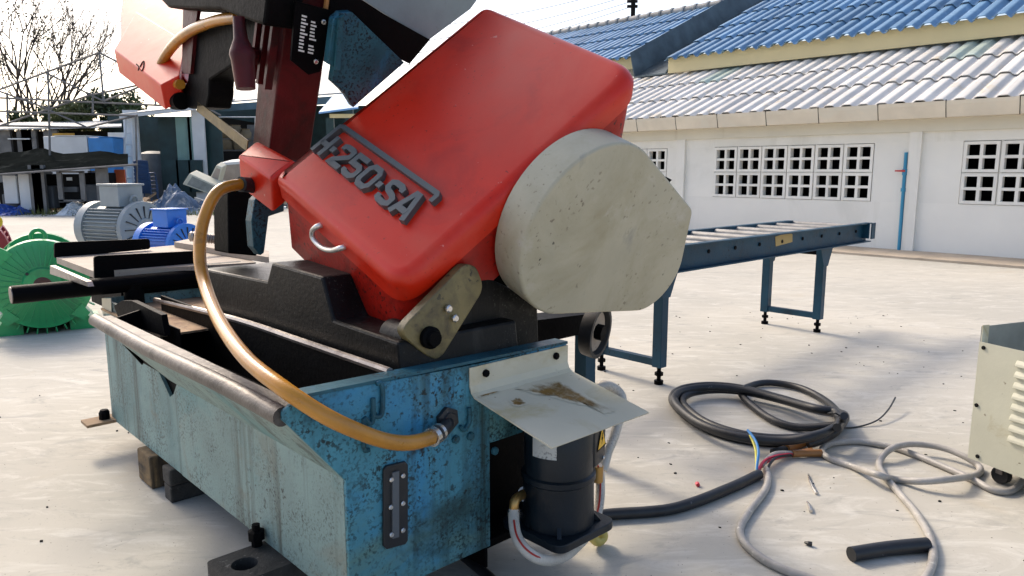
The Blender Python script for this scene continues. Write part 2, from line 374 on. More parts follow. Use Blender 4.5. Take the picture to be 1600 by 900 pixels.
box('floor_slab', Q(XB + .141, Y0, .0), AV * 2.29, AU * (Y1 - Y0), ZZ * .02, m_dark, bl)
for y0, y1 in ((2.37, 2.53), (6.33, 6.5), (-1.6, -1.44), (10.1, 10.26)): wallbox('pillar', y0, y1, .0, 1.735, XB - .05, .05)
wallbox('beam', Y0, Y1, 1.735, 1.965, XB - .07, .07, m_beam)
# breeze blocks: one shared mesh
def block_mesh():
    b = MB(); W, Hh, dp = .435, .418, .11; t, mid = .042, .04
    b.box(V((0, 0, 0)), V((0, W, 0)), V((dp, 0, 0)), V((0, 0, t))); b.box(V((0, 0, Hh - t)), V((0, W, 0)), V((dp, 0, 0)), V((0, 0, t)))
    b.box(V((0, 0, t)), V((0, t, 0)), V((dp, 0, 0)), V((0, 0, Hh - 2 * t))); b.box(V((0, W - t, t)), V((0, t, 0)), V((dp, 0, 0)), V((0, 0, Hh - 2 * t)))
    b.box(V((.006, W / 2 - mid / 2, t)), V((0, mid, 0)), V((dp - .01, 0, 0)), V((0, 0, Hh - 2 * t)))
    b.box(V((.006, t, Hh / 2 - mid / 2)), V((0, W / 2 - mid / 2 - t, 0)), V((dp - .01, 0, 0)), V((0, 0, mid)))
    b.box(V((.006, W / 2 + mid / 2, Hh / 2 - mid / 2)), V((0, W / 2 - mid / 2 - t, 0)), V((dp - .01, 0, 0)), V((0, 0, mid)))
    me = bpy.data.meshes.new('breeze_block'); me.from_pydata([tuple(p) for p in b.v], [], b.f)
    bm = bmesh.new(); bm.from_mesh(me); bmesh.ops.recalc_face_normals(bm, faces=bm.faces); bm.to_mesh(me); bm.free()
    me.materials.append(m_block); return me
bmsh = block_mesh()
for y0, y1 in banks:
    mort = MB()
    for i in range(6):
        for j in range(2):
            yy = y0 + .006 + i * (y1 - y0) / 6 ; z = zlo + .004 + j * .4325
            link('breeze_block', bmsh, Q(XB - .012 + random.uniform(-.003, .003), yy + .004, z + .002), bl, rot=(0, 0, _a))
    for i in range(1, 6): mort.box(Q(XB + .02, y0 + i * (y1 - y0) / 6 - .012, zlo), AU * .024, ZZ * (zhi - zlo), AV * .06)
    mort.box(Q(XB + .021, y0, zlo + .4215), AU * (y1 - y0), ZZ * .014, AV * .058)
    mort.build('mortar_joints', m_block, bl)
# gutter lengths with brackets
gx = XB - .40
gy = [loc(LX(x, 165, gx))[1] for x in (995, 1056, 1121, 1197, 1279, 1372, 1478)]
gy = [gy[0] + 2.3, gy[0] + 1.2] + gy + [gy[-1] - .85, gy[-1] - 1.7, gy[-1] - 2.6]
zg0, zg1 = loc(LX(1380, 187, gx))[2], loc(LX(1380, 163, gx))[2]
for a, b_ in zip(gy[:-1], gy[1:]):
    pr = [(-.012, zg1), (.0, zg1), (.012, zg1 - .05), (.05, zg0 + .012), (.33, zg0 + .012), (.33, zg0), (.042, zg0), (-.004, zg1 - .05)]
    prism('gutter', [Q(gx + dx, b_ + .002, z) for dx, z in pr], AU * (a - b_ - .004), m_gut, bl)
for a in gy: prism('gutter_bracket', [Q(gx + dx, a - .005, z) for dx, z in ((-.02, zg1 + .01), (.0, zg1 + .012), (.06, zg0 - .006), (.04, zg0 - .008))], AU * .01, m_dark, bl)
box('soffit', Q(gx + .06, Y0, zg0 + .016), AV * .34, AU * (Y1 - Y0), ZZ * .02, m_beam, bl)
# corrugated sheets
def sheet_mesh(name, L, wid, humps, hh, mat, th=.012):
    nx = humps * 12; prof = []
    for i in range(nx + 1):
        t = (i / 12.) % 1.0; a = abs(t - .5) * 2
        z = hh * (1 - min(1, max(0, (a - .3) / .5)) ** 1); z = hh * (.5 + .5 * math.cos(math.pi * min(1, max(0, (a - .36) / .5))))
        prof.append((i / nx * wid, z))
    b = MB(); n = len(prof)
    vs = [V((0, y, z)) for y, z in prof] + [V((L, y, z)) for y, z in prof] + [V((0, y, z - th)) for y, z in prof] + [V((L, y, z - th)) for y, z in prof]
    fs = [(i, i + 1, n + i + 1, n + i) for i in range(n - 1)] + [(2 * n + i, 3 * n + i, 3 * n + i + 1, 2 * n + i + 1) for i in range(n - 1)]
    fs += [(i, 2 * n + i, 2 * n + i + 1, i + 1) for i in range(n - 1)] + [(n + i, n + i + 1, 3 * n + i + 1, 3 * n + i) for i in range(n - 1)]
    me = bpy.data.meshes.new(name); me.from_pydata([tuple(p) for p in vs], [], fs)
    bm = bmesh.new(); bm.from_mesh(me); bmesh.ops.recalc_face_normals(bm, faces=bm.faces)
    for f_ in bm.faces: f_.smooth = True
    for e in bm.edges:
        if len(e.link_faces) < 2 or e.calc_face_angle(0) > .9: e.smooth = False
    bm.to_mesh(me); bm.free(); me.materials.append(mat); return me
def roof(parent, name, me, x0, z0, ya, yb, wid, rows, pitch, L, step, alt=None):
    ro = Matrix.Rotation(_a, 3, 'Z') @ Matrix.Rotation(-(pitch - .03), 3, 'Y')
    e = ro.to_euler(); d = AV * math.cos(pitch) + ZZ * math.sin(pitch)
    n = int((yb - ya) / wid)
    for r in range(rows):
        for i in range(n):
            m_ = alt[1] if alt and (r, i) in alt[0] else me
            link(name, m_, Q(x0, ya + i * wid, z0) + d * (r * step) + ZZ * (.006 * (i % 2)), parent, rot=e)
RP = R(22); rx0, rz0 = gx + .03, zg1 - .02
w1 = sheet_mesh('roof_sheet', 1.2, .52, 2, .05, m_wroof); g1 = sheet_mesh('green_roof_sheet', 1.2, .52, 2, .05, m_groof)
roof(bl, 'roof_sheet', w1, rx0, rz0, Y0 - .1, Y1 + .1, .5, 3, RP, 1.2, 1.07, ({(2, 13), (2, 22)}, g1))
# standing blue pipe with a valve against the wall
pp = thing('water_pipe', 'blue plastic standpipe with red valve handle against white wall pillar', 'pipe', Q(XB - .04, 2.6, .03))
pz0, pz1 = Q(XB - .04, 2.56, .03), LX(1416, 238, XB - .04)
cyl('pipe', pz0, pz1, .024, m_pipe, pp); 
for t, r_, h_ in ((.62, .036, .05), (.8, .034, .09)):
    q = pz0.lerp(pz1, t); cyl('coupling', q - ZZ * h_ / 2, q + ZZ * h_ / 2, r_, m_pipe, pp)
q = pz0.lerp(pz1, .81); prism('valve_handle', [q - AV * .03 + AU * a + ZZ * b_ for a, b_ in ((-.015, -.012), (.12, -.006), (.12, .014), (-.015, .02))], -AV * .02, m_redp, pp)

# ------------------------------------------------------------------ blue roofed building behind
FX = 13.25
fz0, fz1 = loc(LX(1400, 75, FX))[2], loc(LX(1400, 48, FX))[2]
bb = thing('blue_roof_building', 'tall building with corrugated blue roof and cream fascia behind the white building', 'building', Q(FX, 2, 0))
ysplit = loc(LX(1044, 104, FX))[1]
BP_ = R(24)
box('fascia', Q(FX, -6, fz0), AV * .05, AU * (ysplit + 6), ZZ * (fz1 - fz0 + .03), m_fascia, bb)
box('wall', Q(FX + .4, -6, 0), AV * .15, AU * (ysplit + 5.8), ZZ * (fz1 + .05), m_wall, bb)
b1 = sheet_mesh('blue_roof_sheet', 1.25, .56, 2, .07, m_broof)
roof(bb, 'roof_sheet', b1, FX - .12, fz1 - .03, ysplit - 17 * .54, ysplit, .54, 6, BP_, 1.25, 1.1)
b2 = thing('blue_roof_annex', 'lower blue corrugated roof with grey ridge tiles across the dark valley gutter', 'building', Q(FX + .6, 9, 0))
fx2 = FX + .75
y2 = loc(LX(1012, 92, fx2))[1]; z2 = loc(LX(985, 91, fx2))[2]; zb2 = loc(LX(985, 108, fx2))[2]
box('fascia', Q(fx2, y2, zb2), AV * .05, AU * 8, ZZ * (z2 - zb2 + .03), m_fascia, b2)
box('wall', Q(fx2 + .4, y2 + .1, 0), AV * .15, AU * 7.8, ZZ * (z2 - .02), m_wall, b2)
rows2 = 4
roof(b2, 'roof_sheet', b1, fx2 - .12, z2 - .03, y2, y2 + 8.2, .54, rows2, BP_, 1.25, 1.1)
rl = 1.1 * rows2 + .1; rd = AV * math.cos(BP_) + ZZ * math.sin(BP_)
rme = MB().lathe(V((0, 0, 0)), V((0, 1, 0)), [(0, .13), (.06, .135), (.08, .115), (.45, .1)], 12)
rmesh = mk('ridge_tile', rme.v, rme.f, m_ridge, None, smooth=True, cen=V((0, 0, 0))); rdat = rmesh.data; bpy.data.objects.remove(rmesh)
for i in range(20): link('ridge_tile', rdat, Q(fx2 - .12, y2 + i * .4 + .1, z2 - .03) + rd * rl + ZZ * .03, b2, rot=(0, 0, _a))
# valley gutter between the two blue roofs
vg = [Q(FX + .05, ysplit + .02, fz1 - .16), Q(FX + .05, ysplit + .1, fz1 - .3), Q(FX + .05, y2 - .15, fz1 - .3), Q(FX + .05, y2 - .02, z2 - .02)]
prism('valley_gutter', vg + [vg[3] + ZZ * .02, vg[2] + ZZ * .03 - AU * .02, vg[1] + ZZ * .03 + AU * .02, vg[0] + ZZ * .02], rd * 6.2, m_zinc, bb)

# ------------------------------------------------------------------ power pole and wires
po = thing('power_pole', 'dark utility pole with crossing wires behind the blue roof', 'pole', D(990, 300, 45) * 1)
po.location.z = 0; WL[po] = V(po.location)
pt = D(991, -60, 45)
cyl('post', V((pt.x, 45, 0)), V((pt.x, 45, pt.z)), .13, m_dark, po)
for k, yy in enumerate((-22, -8, 2, 10)):
    q = D(988, yy, 45); cyl('insulator', q - V((.3, 0, 0)), q + V((.3, 0, 0)), .09, m_dark, po, n=8)
    e_ = D(600, yy + 75 + k * 8, 30); tube('wire', [q, q.lerp(e_, .5) - ZZ * .25, e_], .014, m_dark, po, n=5, sub=6)

# ------------------------------------------------------------------ the band saw
sw = thing('band_saw', 'large horizontal band saw with red guard and worn teal base in the concrete yard', 'machine', Q(.35, 1, 0))
ZB, ZT, ZTOP = .13, .67, .672
# base cabinet
prof = [(0, ZB), (0, .465), (-.152, .652), (-.15, .672), (-.112, .694), (.46, .676), (.46, ZB)]
fp = prism('front_panel', [Q(a, 0, z) for a, z in prof], AU * .012, m_teal, sw, bevel=.002, label='teal front panel mottled with black grime')
box('upper_front_panel', Q(.4605, .001, .44), AV * .3135, AU * .012, ZZ * .236, m_teal, sw)
prism('top_rail', [Q(-.1, -.004, .693), Q(.775, -.004, .676), Q(.775, .05, .676), Q(-.1, .05, .693)], ZZ * .008, m_dteal, sw)
box('recess_side', Q(.452, .0125, .06), AV * .008, AU * 1.9, ZZ * .61, m_black, sw)  # recess walls coloured black for the shadow inside the pump recess
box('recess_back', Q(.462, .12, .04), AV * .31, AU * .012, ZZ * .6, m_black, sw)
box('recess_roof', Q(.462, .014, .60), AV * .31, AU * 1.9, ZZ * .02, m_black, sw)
prism('side_panel', [Q(0, y, z) for y, z in ((.0125, ZB), (.0125, .465), (1.12, .465), (1.125, ZB))], AV * .012, m_side, sw, label='pale green side panel with dark streaks')
prism('side_panel', [Q(.002, y, z) for y, z in ((1.126, ZB), (1.121, .465), (1.16, .42), (1.2, .40), (1.5, .61), (1.62, .66), (1.96, .66), (1.96, ZB))], AV * .012, M('grimy_teal_side', (.19, .3, .29), .55, var=.2, vs=4., patch=[((.12, .22, .22), 3., .48, .66), ((.16, .15, .11), 5., .6, .78)], streak=((.035, .045, .04), 16., .5, .7), speck=[((.03, .04, .04), 110., .52, .62)], bump=.3, bs=80.), sw, label='grimy teal end of the side panel')
box('side_shadow_plate', Q(.016, 1.1, .36), AV * .004, AU * .6, ZZ * .3, m_black, sw)  # black plate behind the cut panel edge stands in for the shadow wedge
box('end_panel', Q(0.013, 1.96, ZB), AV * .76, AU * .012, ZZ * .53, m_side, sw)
box('base_floor', Q(.013, .013, ZB), AV * .75, AU * 1.94, ZZ * .01, m_black, sw)
prism('cream_patch', [LX(x, y, -.003) for x, y in ((159, 466), (173, 466), (174, 490), (160, 490))], AV * .002, m_shelf, sw)
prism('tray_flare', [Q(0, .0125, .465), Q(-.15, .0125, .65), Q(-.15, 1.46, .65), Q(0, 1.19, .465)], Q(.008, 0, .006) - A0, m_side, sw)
prism('flare_end', [Q(-.142, 1.46, .65), Q(.0, 1.46, .6), Q(.0, 1.195, .468)], AU * .006, m_black, sw)  # end wall black with oil and for the shadow wedge beside it
tube('tray_lip', [Q(-.146, y, .655 + .004 * math.sin(y * 5)) for y in (.013, .3, .6, .9, 1.2, 1.48)], .023, m_lip, sw, n=14, label='bare worn steel tray lip')
box('lip_plate', Q(-.148, .013, .66), AV * .05, AU * 1.45, ZZ * .012, m_lip, sw)
# chip tray inside
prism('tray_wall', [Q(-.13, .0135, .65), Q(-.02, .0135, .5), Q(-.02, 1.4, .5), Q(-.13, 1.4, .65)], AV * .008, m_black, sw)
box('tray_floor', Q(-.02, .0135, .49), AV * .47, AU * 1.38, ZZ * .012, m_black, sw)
mesh_ = MB()
for i in range(26): mesh_.box(Q(-.01 + .006 * (i % 2), .03 + i * .02, .505), AV * .17, AU * .008, ZZ * .006)
mesh_.build('chip_grid', m_rust, sw, kind='stuff')
MB().tube([Q(.0, .1, .54), Q(.0, .42, .54)], .03, 14).build('drain_pipe', m_black, sw, smooth=True)
tube('tray_rail', [Q(.165, .05, .693), Q(.165, .5, .693), Q(.165, 1.0, .69), Q(.165, 1.8, .655)], .011, m_steel, sw, n=8)
box('rail_web', Q(.16, .014, .5), AV * .01, AU * 1.7, ZZ * .185, m_black, sw)
# rusty plate and cross wall at the far end of the tray
prism('chip_plate', [Q(-.01, 1.22, .615), Q(.4, 1.22, .615), Q(.4, 1.94, .615), Q(-.01, 1.94, .615)], ZZ * .008, m_rust, sw, label='rusty plate littered with dark chips')
prism('cross_wall', [Q(-.14, 1.41, .66), Q(-.005, 1.41, .69), Q(-.005, 1.41, .5), Q(-.02, 1.41, .48)], AU * .01, m_black, sw)
prism('notched_bracket', [LX(x, y, -.012) for x, y in ((178, 478), (190, 470), (206, 470), (252, 492), (258, 525), (240, 520), (186, 500))], AV * .02, m_black, sw)

# feet and brackets under the base
box('foot_plate', Q(-.11, 1.9, .128), AV * .2, AU * .1, ZZ * .012, m_rust, sw); bolt(sw, Q(-.03, 1.95, .14), ZZ, .022, .04, m_black)
MB().lathe(Q(-.025, .47, .127), ZZ, [(0, .016), (.02, .016), (.02, .024), (.045, .024), (.05, .012), (.065, .012)], 8).build('levelling_bolt', m_black, sw)
# sight gauge on the front panel
gp = [LY(x, y, -.002) for x, y in ((597, 733), (602, 727), (631, 720), (635, 725), (635, 843), (631, 849), (602, 857), (597, 852))]
sg = prism('sight_gauge', gp, -AU * .008, m_rubber, sw, bevel=.002)
g2 = [LY(x, y, -.0105) for x, y in ((612, 738), (622, 735), (622, 838), (612, 841))]
prism('gauge_glass', g2, -AU * .005, m_tank, sg)
for x, y in ((611, 749), (629, 743), (611, 835), (629, 828), (610, 792), (629, 786)): bolt(sg, LY(x, y, -.0105), -AU, .007, .006, m_bright)
# embossed hooks
for pts_ in (((583, 622), (583, 655), (577, 662), (569, 655), (569, 700), (577, 703)), ((588, 600), (594, 598), (598, 610), (597, 645), (590, 651), (580, 648)), ((733, 637), (733, 660), (725, 672), (719, 666))):
    tube('cable_hook', [LY(x, y, -.006) for x, y in pts_], .006, m_dteal, sw, n=8, sub=4)
for x, y in ((711, 686), (734, 681), (772, 704)): bolt(sw, LY(x, y, 0), -AU, .012, .01, m_dteal)
# cream angle shelf
s0, s1 = .385, .775
up_ = [(-.001, .672), (-.001, .62), (-.008, .602), (-.022, .59), (-.31, .53)]
pts2 = [Q(s0, y - .0, z) for y, z in up_] + [Q(s0, y - .004, z + (.004 if y < -.02 else 0)) for y, z in reversed(up_)]
sh = prism('splash_shelf', pts2, AV * (s1 - s0), m_shelf, sw, label='cream sheet metal shelf stained with rust')
m_stain = M('brown_oil_stain', (.2, .105, .02), .45, var=.5, vs=14., bump=.08, spec=.3)
def soften(m, rimcol):
    N, L = m.node_tree.nodes, m.node_tree.links; b = N['Principled BSDF']; src = b.inputs['Base Color'].links[0].from_socket
    at = N.new('ShaderNodeAttribute'); at.attribute_name = 'fade'; tc = N.new('ShaderNodeTexCoord'); nz = N.new('ShaderNodeTexNoise'); nz.inputs['Scale'].default_value = 38; nz.inputs['Detail'].default_value = 6; nz.inputs['Roughness'].default_value = .7
    L.new(tc.outputs['Object'], nz.inputs['Vector']); ad = N.new('ShaderNodeMath'); ad.operation = 'ADD'; L.new(at.outputs['Fac'], ad.inputs[0]); L.new(nz.outputs['Fac'], ad.inputs[1])
    mr = N.new('ShaderNodeMapRange'); mr.inputs['From Min'].default_value = .72; mr.inputs['From Max'].default_value = 1.15; L.new(ad.outputs[0], mr.inputs['Value'])
    mx = N.new('ShaderNodeMix'); mx.data_type = 'RGBA'; L.new(mr.outputs[0], mx.inputs['Factor']); mx.inputs[6].default_value = (*rimcol, 1); L.new(src, mx.inputs[7]); L.new(mx.outputs[2], b.inputs['Base Color'])
soften(m_stain, (.6, .55, .415))
def stain(pts_, jit, seed, z):
    rr = random.Random(seed); n_, p_ = V((0, -.06, -.288)).normalized(), Q(.5, -.022, .5905 + .0045 + z)
    n3 = (ZZ * .288 - AU * .06 * -1).normalized() if False else (AV.cross((-AU * .288 - ZZ * .06).normalized()))
    out = []
    for k in range(len(pts_)):
        (xa, ya), (xb_, yb_) = pts_[k], pts_[(k + 1) % len(pts_)]
        for t in range(6):
            out.append(PL(xa + (xb_ - xa) * t / 6 + rr.uniform(-jit, jit), ya + (yb_ - ya) * t / 6 + rr.uniform(-jit, jit) * .5, p_, n3))
    c_ = sum(out, V()) / len(out); n_ = len(out); inner = [p.lerp(c_, .45) for p in out]
    ob = mk('oil_stain', [p + ZZ * .0004 for p in out + inner] + [c_ + ZZ * .0004], [(k, (k + 1) % n_, n_ + (k + 1) % n_, n_ + k) for k in range(n_)] + [(n_ + k, n_ + (k + 1) % n_, 2 * n_) for k in range(n_)], m_stain, sh)
    at = ob.data.attributes.new('fade', 'FLOAT', 'POINT')
    for k in range(2 * n_ + 1): at.data[k].value = 0. if k < n_ else .62
    return ob
stain(((806, 607), (832, 597), (868, 590), (884, 598), (915, 617), (948, 634), (962, 643), (945, 646), (915, 634), (890, 629), (862, 620), (838, 617)), 3.2, 1, .0006)
stain(((794, 627), (806, 620), (816, 622), (824, 630), (812, 635), (800, 633)), 2.4, 2, .0006)
stain(((742, 618), (764, 611), (783, 611), (770, 616), (750, 621)), 1.6, 3, .0006)
for a in (.44, .72): bolt(sh, Q(a, -.005, .648), -AU, .011, .01, m_black)
# bed casting, vise and infeed bed
prism('bed_casting', [Q(.2, y, z) for y, z in ((1.35, .52), (1.35, .83), (.80, .84), (.76, .905), (.44, .892), (.385, .772), (.06, .762), (.05, .69), (.05, .52))], AV * .42, m_cast, sw, bevel=.008)
prism('bed_pillar', [LY(x, y, .11) for x, y in ((668, 500), (745, 425), (840, 470), (843, 562), (690, 590), (655, 585))], AU * .2, m_cast, sw, bevel=.006)
pb = slab('pivot_plate', [(a, b_) for a, b_ in round_poly([V((0, 0)), V((.0, .0)) + V((.068, -.052)), V((.235, .135)), V((.205, .2)), V((.165, .21)), V((-.055, .055))], [.03, .04, .03, .03, .02, .04])],
          LY(652, 545, .05), AV, ZZ, -AU, .03, .004, m_olive, sw, label='olive oily pivot plate with two bolts')
MB().lathe(LY(670, 527, .048), -AU, [(0, .03), (.014, .03), (.018, .022), (.03, .02)], 20).build('pivot_pin', m_black, pb, smooth=True)
for x, y in ((700, 482), (710, 497)): bolt(pb, LY(x, y, .045), -AU, .011, .01, m_bright)
cyl('pivot_boss', LY(646, 530, .083), LY(646, 530, .083) + AU * .1, .042, m_cast, sw)
BZ = .77
bed = prism('infeed_bed', [LZ(x, y, BZ) for x, y in ((88, 402), (147, 424), (400, 410), (330, 378), (240, 386))], ZZ * -.03, m_tan, sw, label='dusty bare infeed bed plate')
yA, yB = loc(LZ(147, 424, BZ))[1] - .02, loc(LZ(88, 402, BZ))[1] + .01
ga = [loc(LY(x, y, yA)) for x, y in ((147, 400), (308, 392), (310, 428), (148, 438))]; gb = [loc(LY(x, y, yB)) for x, y in ((85, 379), (234, 373), (235, 389), (85, 404))]
for g_, yy in ((ga, yA), (gb, yB)):
    prism('guide_plate', [Q(q.x, yy, q.y) for q in round_poly([V((a[0], a[2])) for a in g_], .015)], AU * .014, m_black, sw)
box('bed_web', Q(ga[0][0] + .12, yA + .1, .55), AV * .5, AU * .5, ZZ * (BZ - .031 - .55), m_black, sw)
for yy in (yA + .2, yA + .55): box('bed_leg', Q(ga[0][0] + .3, yy, 0), AV * .06, AU * .06, ZZ * .5495, m_black, sw)
prism('bed_angle', [LX(x, y, -.11) for x, y in ((78, 415), (135, 440), (138, 448), (78, 428))], AV * .02, m_steel, sw)
YR = yA - .07
ra, rb_ = LY(18, 461, YR), LY(366, 430, YR); rb_.z = ra.z
rod = cyl('stop_rod', ra, rb_, .036, m_black, sw, n=24, label='long black stop rod')
cyl('rod_end', ra - AV * .001, ra - AV * .004, .033, m_steel, rod, n=24)
cyl('rod_sleeve', rb_ - AV * .16, rb_ + AV * .03, .058, m_cast, sw, n=24)
rq = ra.lerp(rb_, .5); cyl('rod_support', V((rq.x, rq.y, .45)), rq, .04, m_black, sw)
prism('vise_jaw', [LY(x, y, 1.3) for x, y in ((356, 297), (402, 292), (402, 400), (357, 396))], AU * .14, m_black, sw, bevel=.006)
vg_ = [LY(x, y, .98) for x, y in ((398, 312), (406, 303), (436, 297), (444, 303), (444, 330), (420, 338), (413, 395), (407, 399), (396, 386), (393, 345))]
prism('jaw_guard', vg_, AU * .05, m_dteal, sw, bevel=.003, label='rust worn blue jaw guard')
scr = MB()
sa, sb = LY(296, 369, yA + .3), LY(360, 376, yA + .3)
scr.tube([sa, sb], .018, 12)
for i in range(16): q = sa.lerp(sb, i / 16); scr.lathe(q, (sb - sa), [(0, .018), (.008, .027), (.016, .018)], 12)
scr.build('vise_screw', m_steel, sw, smooth=True)
prism('vise_slide', [LZ(x, y, BZ + .03) for x, y in ((272, 378), (300, 372), (420, 392), (420, 402))], ZZ * -.028, m_tan, sw)
# red guard with lid
o_ = LIDP(0, 0, 0)
lidpts = [(q.x, q.y) for q in round_poly([V((-.085, -.02)), V((.665, -.02)), V((.665, .935)), V((-.085, .935))], [.09, .02, .05, .11], 7)]
BV = -WP * .2 + AV * .05
def slab2(name, pts2, o, ax, ay, nz, bev, back, mat, parent, seg=6, **k):
    d = 10.0; ob = slab(name, pts2, o, ax, ay, nz, d, bev, mat, parent, seg, **k)
    n = len(pts2); me = ob.data
    for i in range(n):
        vco = me.vertices[i].co; me.vertices[i].co = vco + nz * d + back
    return ob
lid = slab2('guard_lid', lidpts, o_, UP, E2, NN, .045, -NN * .05 + BV * .15, m_red, sw, seg=7, label='glossy red guard lid')
inpts = [(q.x, q.y) for q in round_poly([V((-.075, -.008)), V((.655, -.008)), V((.655, .925)), V((-.075, .925))], [.09, .02, .05, .1], 7)]
slab2('guard_box', inpts, LIDP(0, 0, -.052) + BV * .1, UP, E2, NN, .006, BV, m_redg, sw, seg=2, label='red guard box with greasy lower edge')
slab2('blade_guide_box', [(q.x, q.y) for q in round_poly([V((.672, -.03)), V((.905, -.045)), V((.905, .045)), V((.672, .075))], .012, 3)], LIDP(0, 0, -.012), UP, E2, NN, .015, BV * .55, m_red, sw, seg=3)
# handle on the left skirt
skp = LIDP(0, -.008, -.052) + BV * .1; skn = UP.cross(BV).normalized(); skn = skn if skn.dot(E2) > 0 else -skn
hp = [PL(x, y, skp - skn * .028, skn) for x, y in ((495, 354), (488, 362), (490, 374), (503, 387), (518, 391), (531, 388))]
hp = [hp[0] + skn * .03] + hp + [hp[-1] + skn * .03]
tube('lid_handle', hp, .0085, m_chrome, lid, n=10, sub=5)
# nameplate: H-250-SA
npo = LIDP(.618, .13, .0); tx, ty = -UP, E2
Lh, sw_ = .088, .019; pz = .02
def letter(name, strokes, x0, parent, wd=sw_):
    b = MB()
    for i, s in enumerate(strokes): 
        t = stroke([(x0 + a, c) for a, c in s], wd, npo, tx, ty, NN, pz + .0006 * i); b.add(t.v, t.f)
    return b.build(name, m_plate, parent)
frame = stroke([(.553, .094), (.553, .118), (.546, .125), (.022, .125), (.008, .118), (.008, .0)], .0165, npo, tx, ty, NN, pz)
fr = frame.build('nameplate', m_plate, sw, label='grey raised model lettering with top bar')
h_ = Lh
letter('letter', [[(.008, h_ * .5), (.052, h_ * .5)], [(.052, 0), (.052, h_)]], 0., fr)
letter('letter', [[(.07, h_ * .5), (.092, h_ * .5)]], 0., fr, .02)
letter('letter', [[(.0, h_ * .72), (.0, h_ * .86), (.012, h_ - .008), (.042, h_ - .008), (.054, h_ * .84), (.054, h_ * .62), (.003, h_ * .2), (.0, .008), (.06, .008)]], .112, fr)
letter('letter', [[(.056, h_ - .008), (.0, h_ - .008), (.0, h_ * .56), (.042, h_ * .56), (.054, h_ * .45), (.054, h_ * .2), (.042, .008), (.012, .008), (.0, h_ * .18), (.0, h_ * .26)]], .192, fr)
letter('letter', [[(.027, .008), (.012, .008), (0, .022), (0, h_ - .022), (.012, h_ - .008), (.042, h_ - .008), (.054, h_ - .022), (.054, .022), (.042, .008), (.027, .008)]], .272, fr)
letter('letter', [[(.345, h_ * .5), (.367, h_ * .5)]], 0., fr, .02)
letter('letter', [[(.054, h_ * .72), (.054, h_ * .84), (.042, h_ - .008), (.012, h_ - .008), (0, h_ * .84), (0, h_ * .64), (.012, h_ * .54), (.042, h_ * .46), (.054, h_ * .36), (.054, h_ * .16), (.042, .008), (.012, .008), (0, h_ * .16), (0, h_ * .28)]], .388, fr)
letter('letter', [[(0, 0), (.026, h_), (.04, h_), (.066, 0)], [(.012, h_ * .3), (.054, h_ * .3)]], .468, fr)
# belt cover
PF = -.2
def hull_of_circles(cs, n=72):
    pts = sorted((cx + r * math.cos(2 * math.pi * k / n), cy + r * math.sin(2 * math.pi * k / n)) for cx, cy, r in cs for k in range(n))
    def half(ps):
        h = []
        for q in ps:
            while len(h) > 1 and (h[-1][0] - h[-2][0]) * (q[1] - h[-2][1]) - (h[-1][1] - h[-2][1]) * (q[0] - h[-2][0]) <= 0: h.pop()
            h.append(q)
        return h[:-1]
    h = half(pts) + half(pts[::-1]); out = [h[0]]
    for q in h[1:]:
        if math.hypot(q[0] - out[-1][0], q[1] - out[-1][1]) > .004: out.append(q)
    return out
c2 = hull_of_circles(((.555, .172, .277), (1.0, .19, .05), (.955, -.005, .15)))
cov = slab('belt_cover', c2, BW(PF, 0, 0), AV, WP, -UP, .112, .01, m_cover, sw, seg=4, label='pale grey teardrop belt cover with chipped rim')
prism('cover_tab', [PB(x, y, PF + .03) for x, y in ((1030, 280), (1042, 277), (1050, 281), (1046, 285), (1032, 284))], UP * .015, m_dark, cov)
slab2('drive_housing', [(q.x, q.y) for q in round_poly([V((-.05, .1)), V((.5, .1)), V((.5, .8)), V((-.05, .8))], .05, 3)], LIDP(0, 0, -.06) + BV * .9, UP, E2, NN, .006, BV * .7, m_black, sw, seg=2)
# upper bow: post, brackets, beam
prism('guide_post', [BW(.92, .1, -.06), BW(1.05, .1, -.06), BW(1.06, .085, .42), BW(.9, .085, .42)], AV * .16, m_dred, sw, bevel=.006, label='dark red blade guide post')
box('post_head', BW(.89, .07, .42), UP * .19, AV * .2, WP * .45, m_dred, sw)
for i in range(3): box('post_rib', BW(.90 + i * .055, .045, .2), UP * .016, AV * .026, WP * .6, m_dred, sw)
kn0 = LX(373, 27, .18); kn1 = LX(384, 139, .18); ax = (kn1 - kn0); kl = ax.length
MB().lathe(kn0, ax, [(0, .018), (kl * .3, .022), (kl * .45, .036), (kl * .52, .04), (kl * .6, .036), (kl * .75, .034), (kl, .03)], 18).build('clamp_handle', m_dred, sw, smooth=True)
cyl('clamp_shaft', LX(379, 84, .2), LX(412, 90, .36), .028, m_dred, sw)
prism('bracket_plate', [PB(x, y, .74) for x, y in ((521, 30), (532, 20), (550, 19), (632, 98), (552, 168), (541, 150), (534, 142), (519, 128), (522, 105), (512, 100))], UP * .03, m_dteal, sw, bevel=.002, label='blue bracket plate with serrated edge')
prism('bracket_fold', [PB(x, y, .735) for x, y in ((527, 28), (535, 22), (529, 108), (521, 108))], -UP * .012, m_dteal, sw)
sp_ = [PB(x, y, .8) for x, y in ((462, 2), (516, 16), (506, 88), (500, 112), (482, 117), (455, 95))]
sp = prism('data_plate', sp_, UP * .01, m_black, sw)
o2, ex, ey = PB(468, 22, .795), (PB(498, 30, .795) - PB(468, 22, .795)), (PB(462, 82, .795) - PB(468, 22, .795))
for i in range(11):
    for j in range(2):
        if random.random() < .9: box('print_line', o2 + ex * (.12 + .5 * j) + ey * (i * .09), ex * random.uniform(.2, .38), ey * .045, -UP * .001, m_whitepr, sp)
for x, y in ((505, 34), (493, 96)): bolt(sp, PB(x, y, .795), -UP, .008, .006, m_bright)
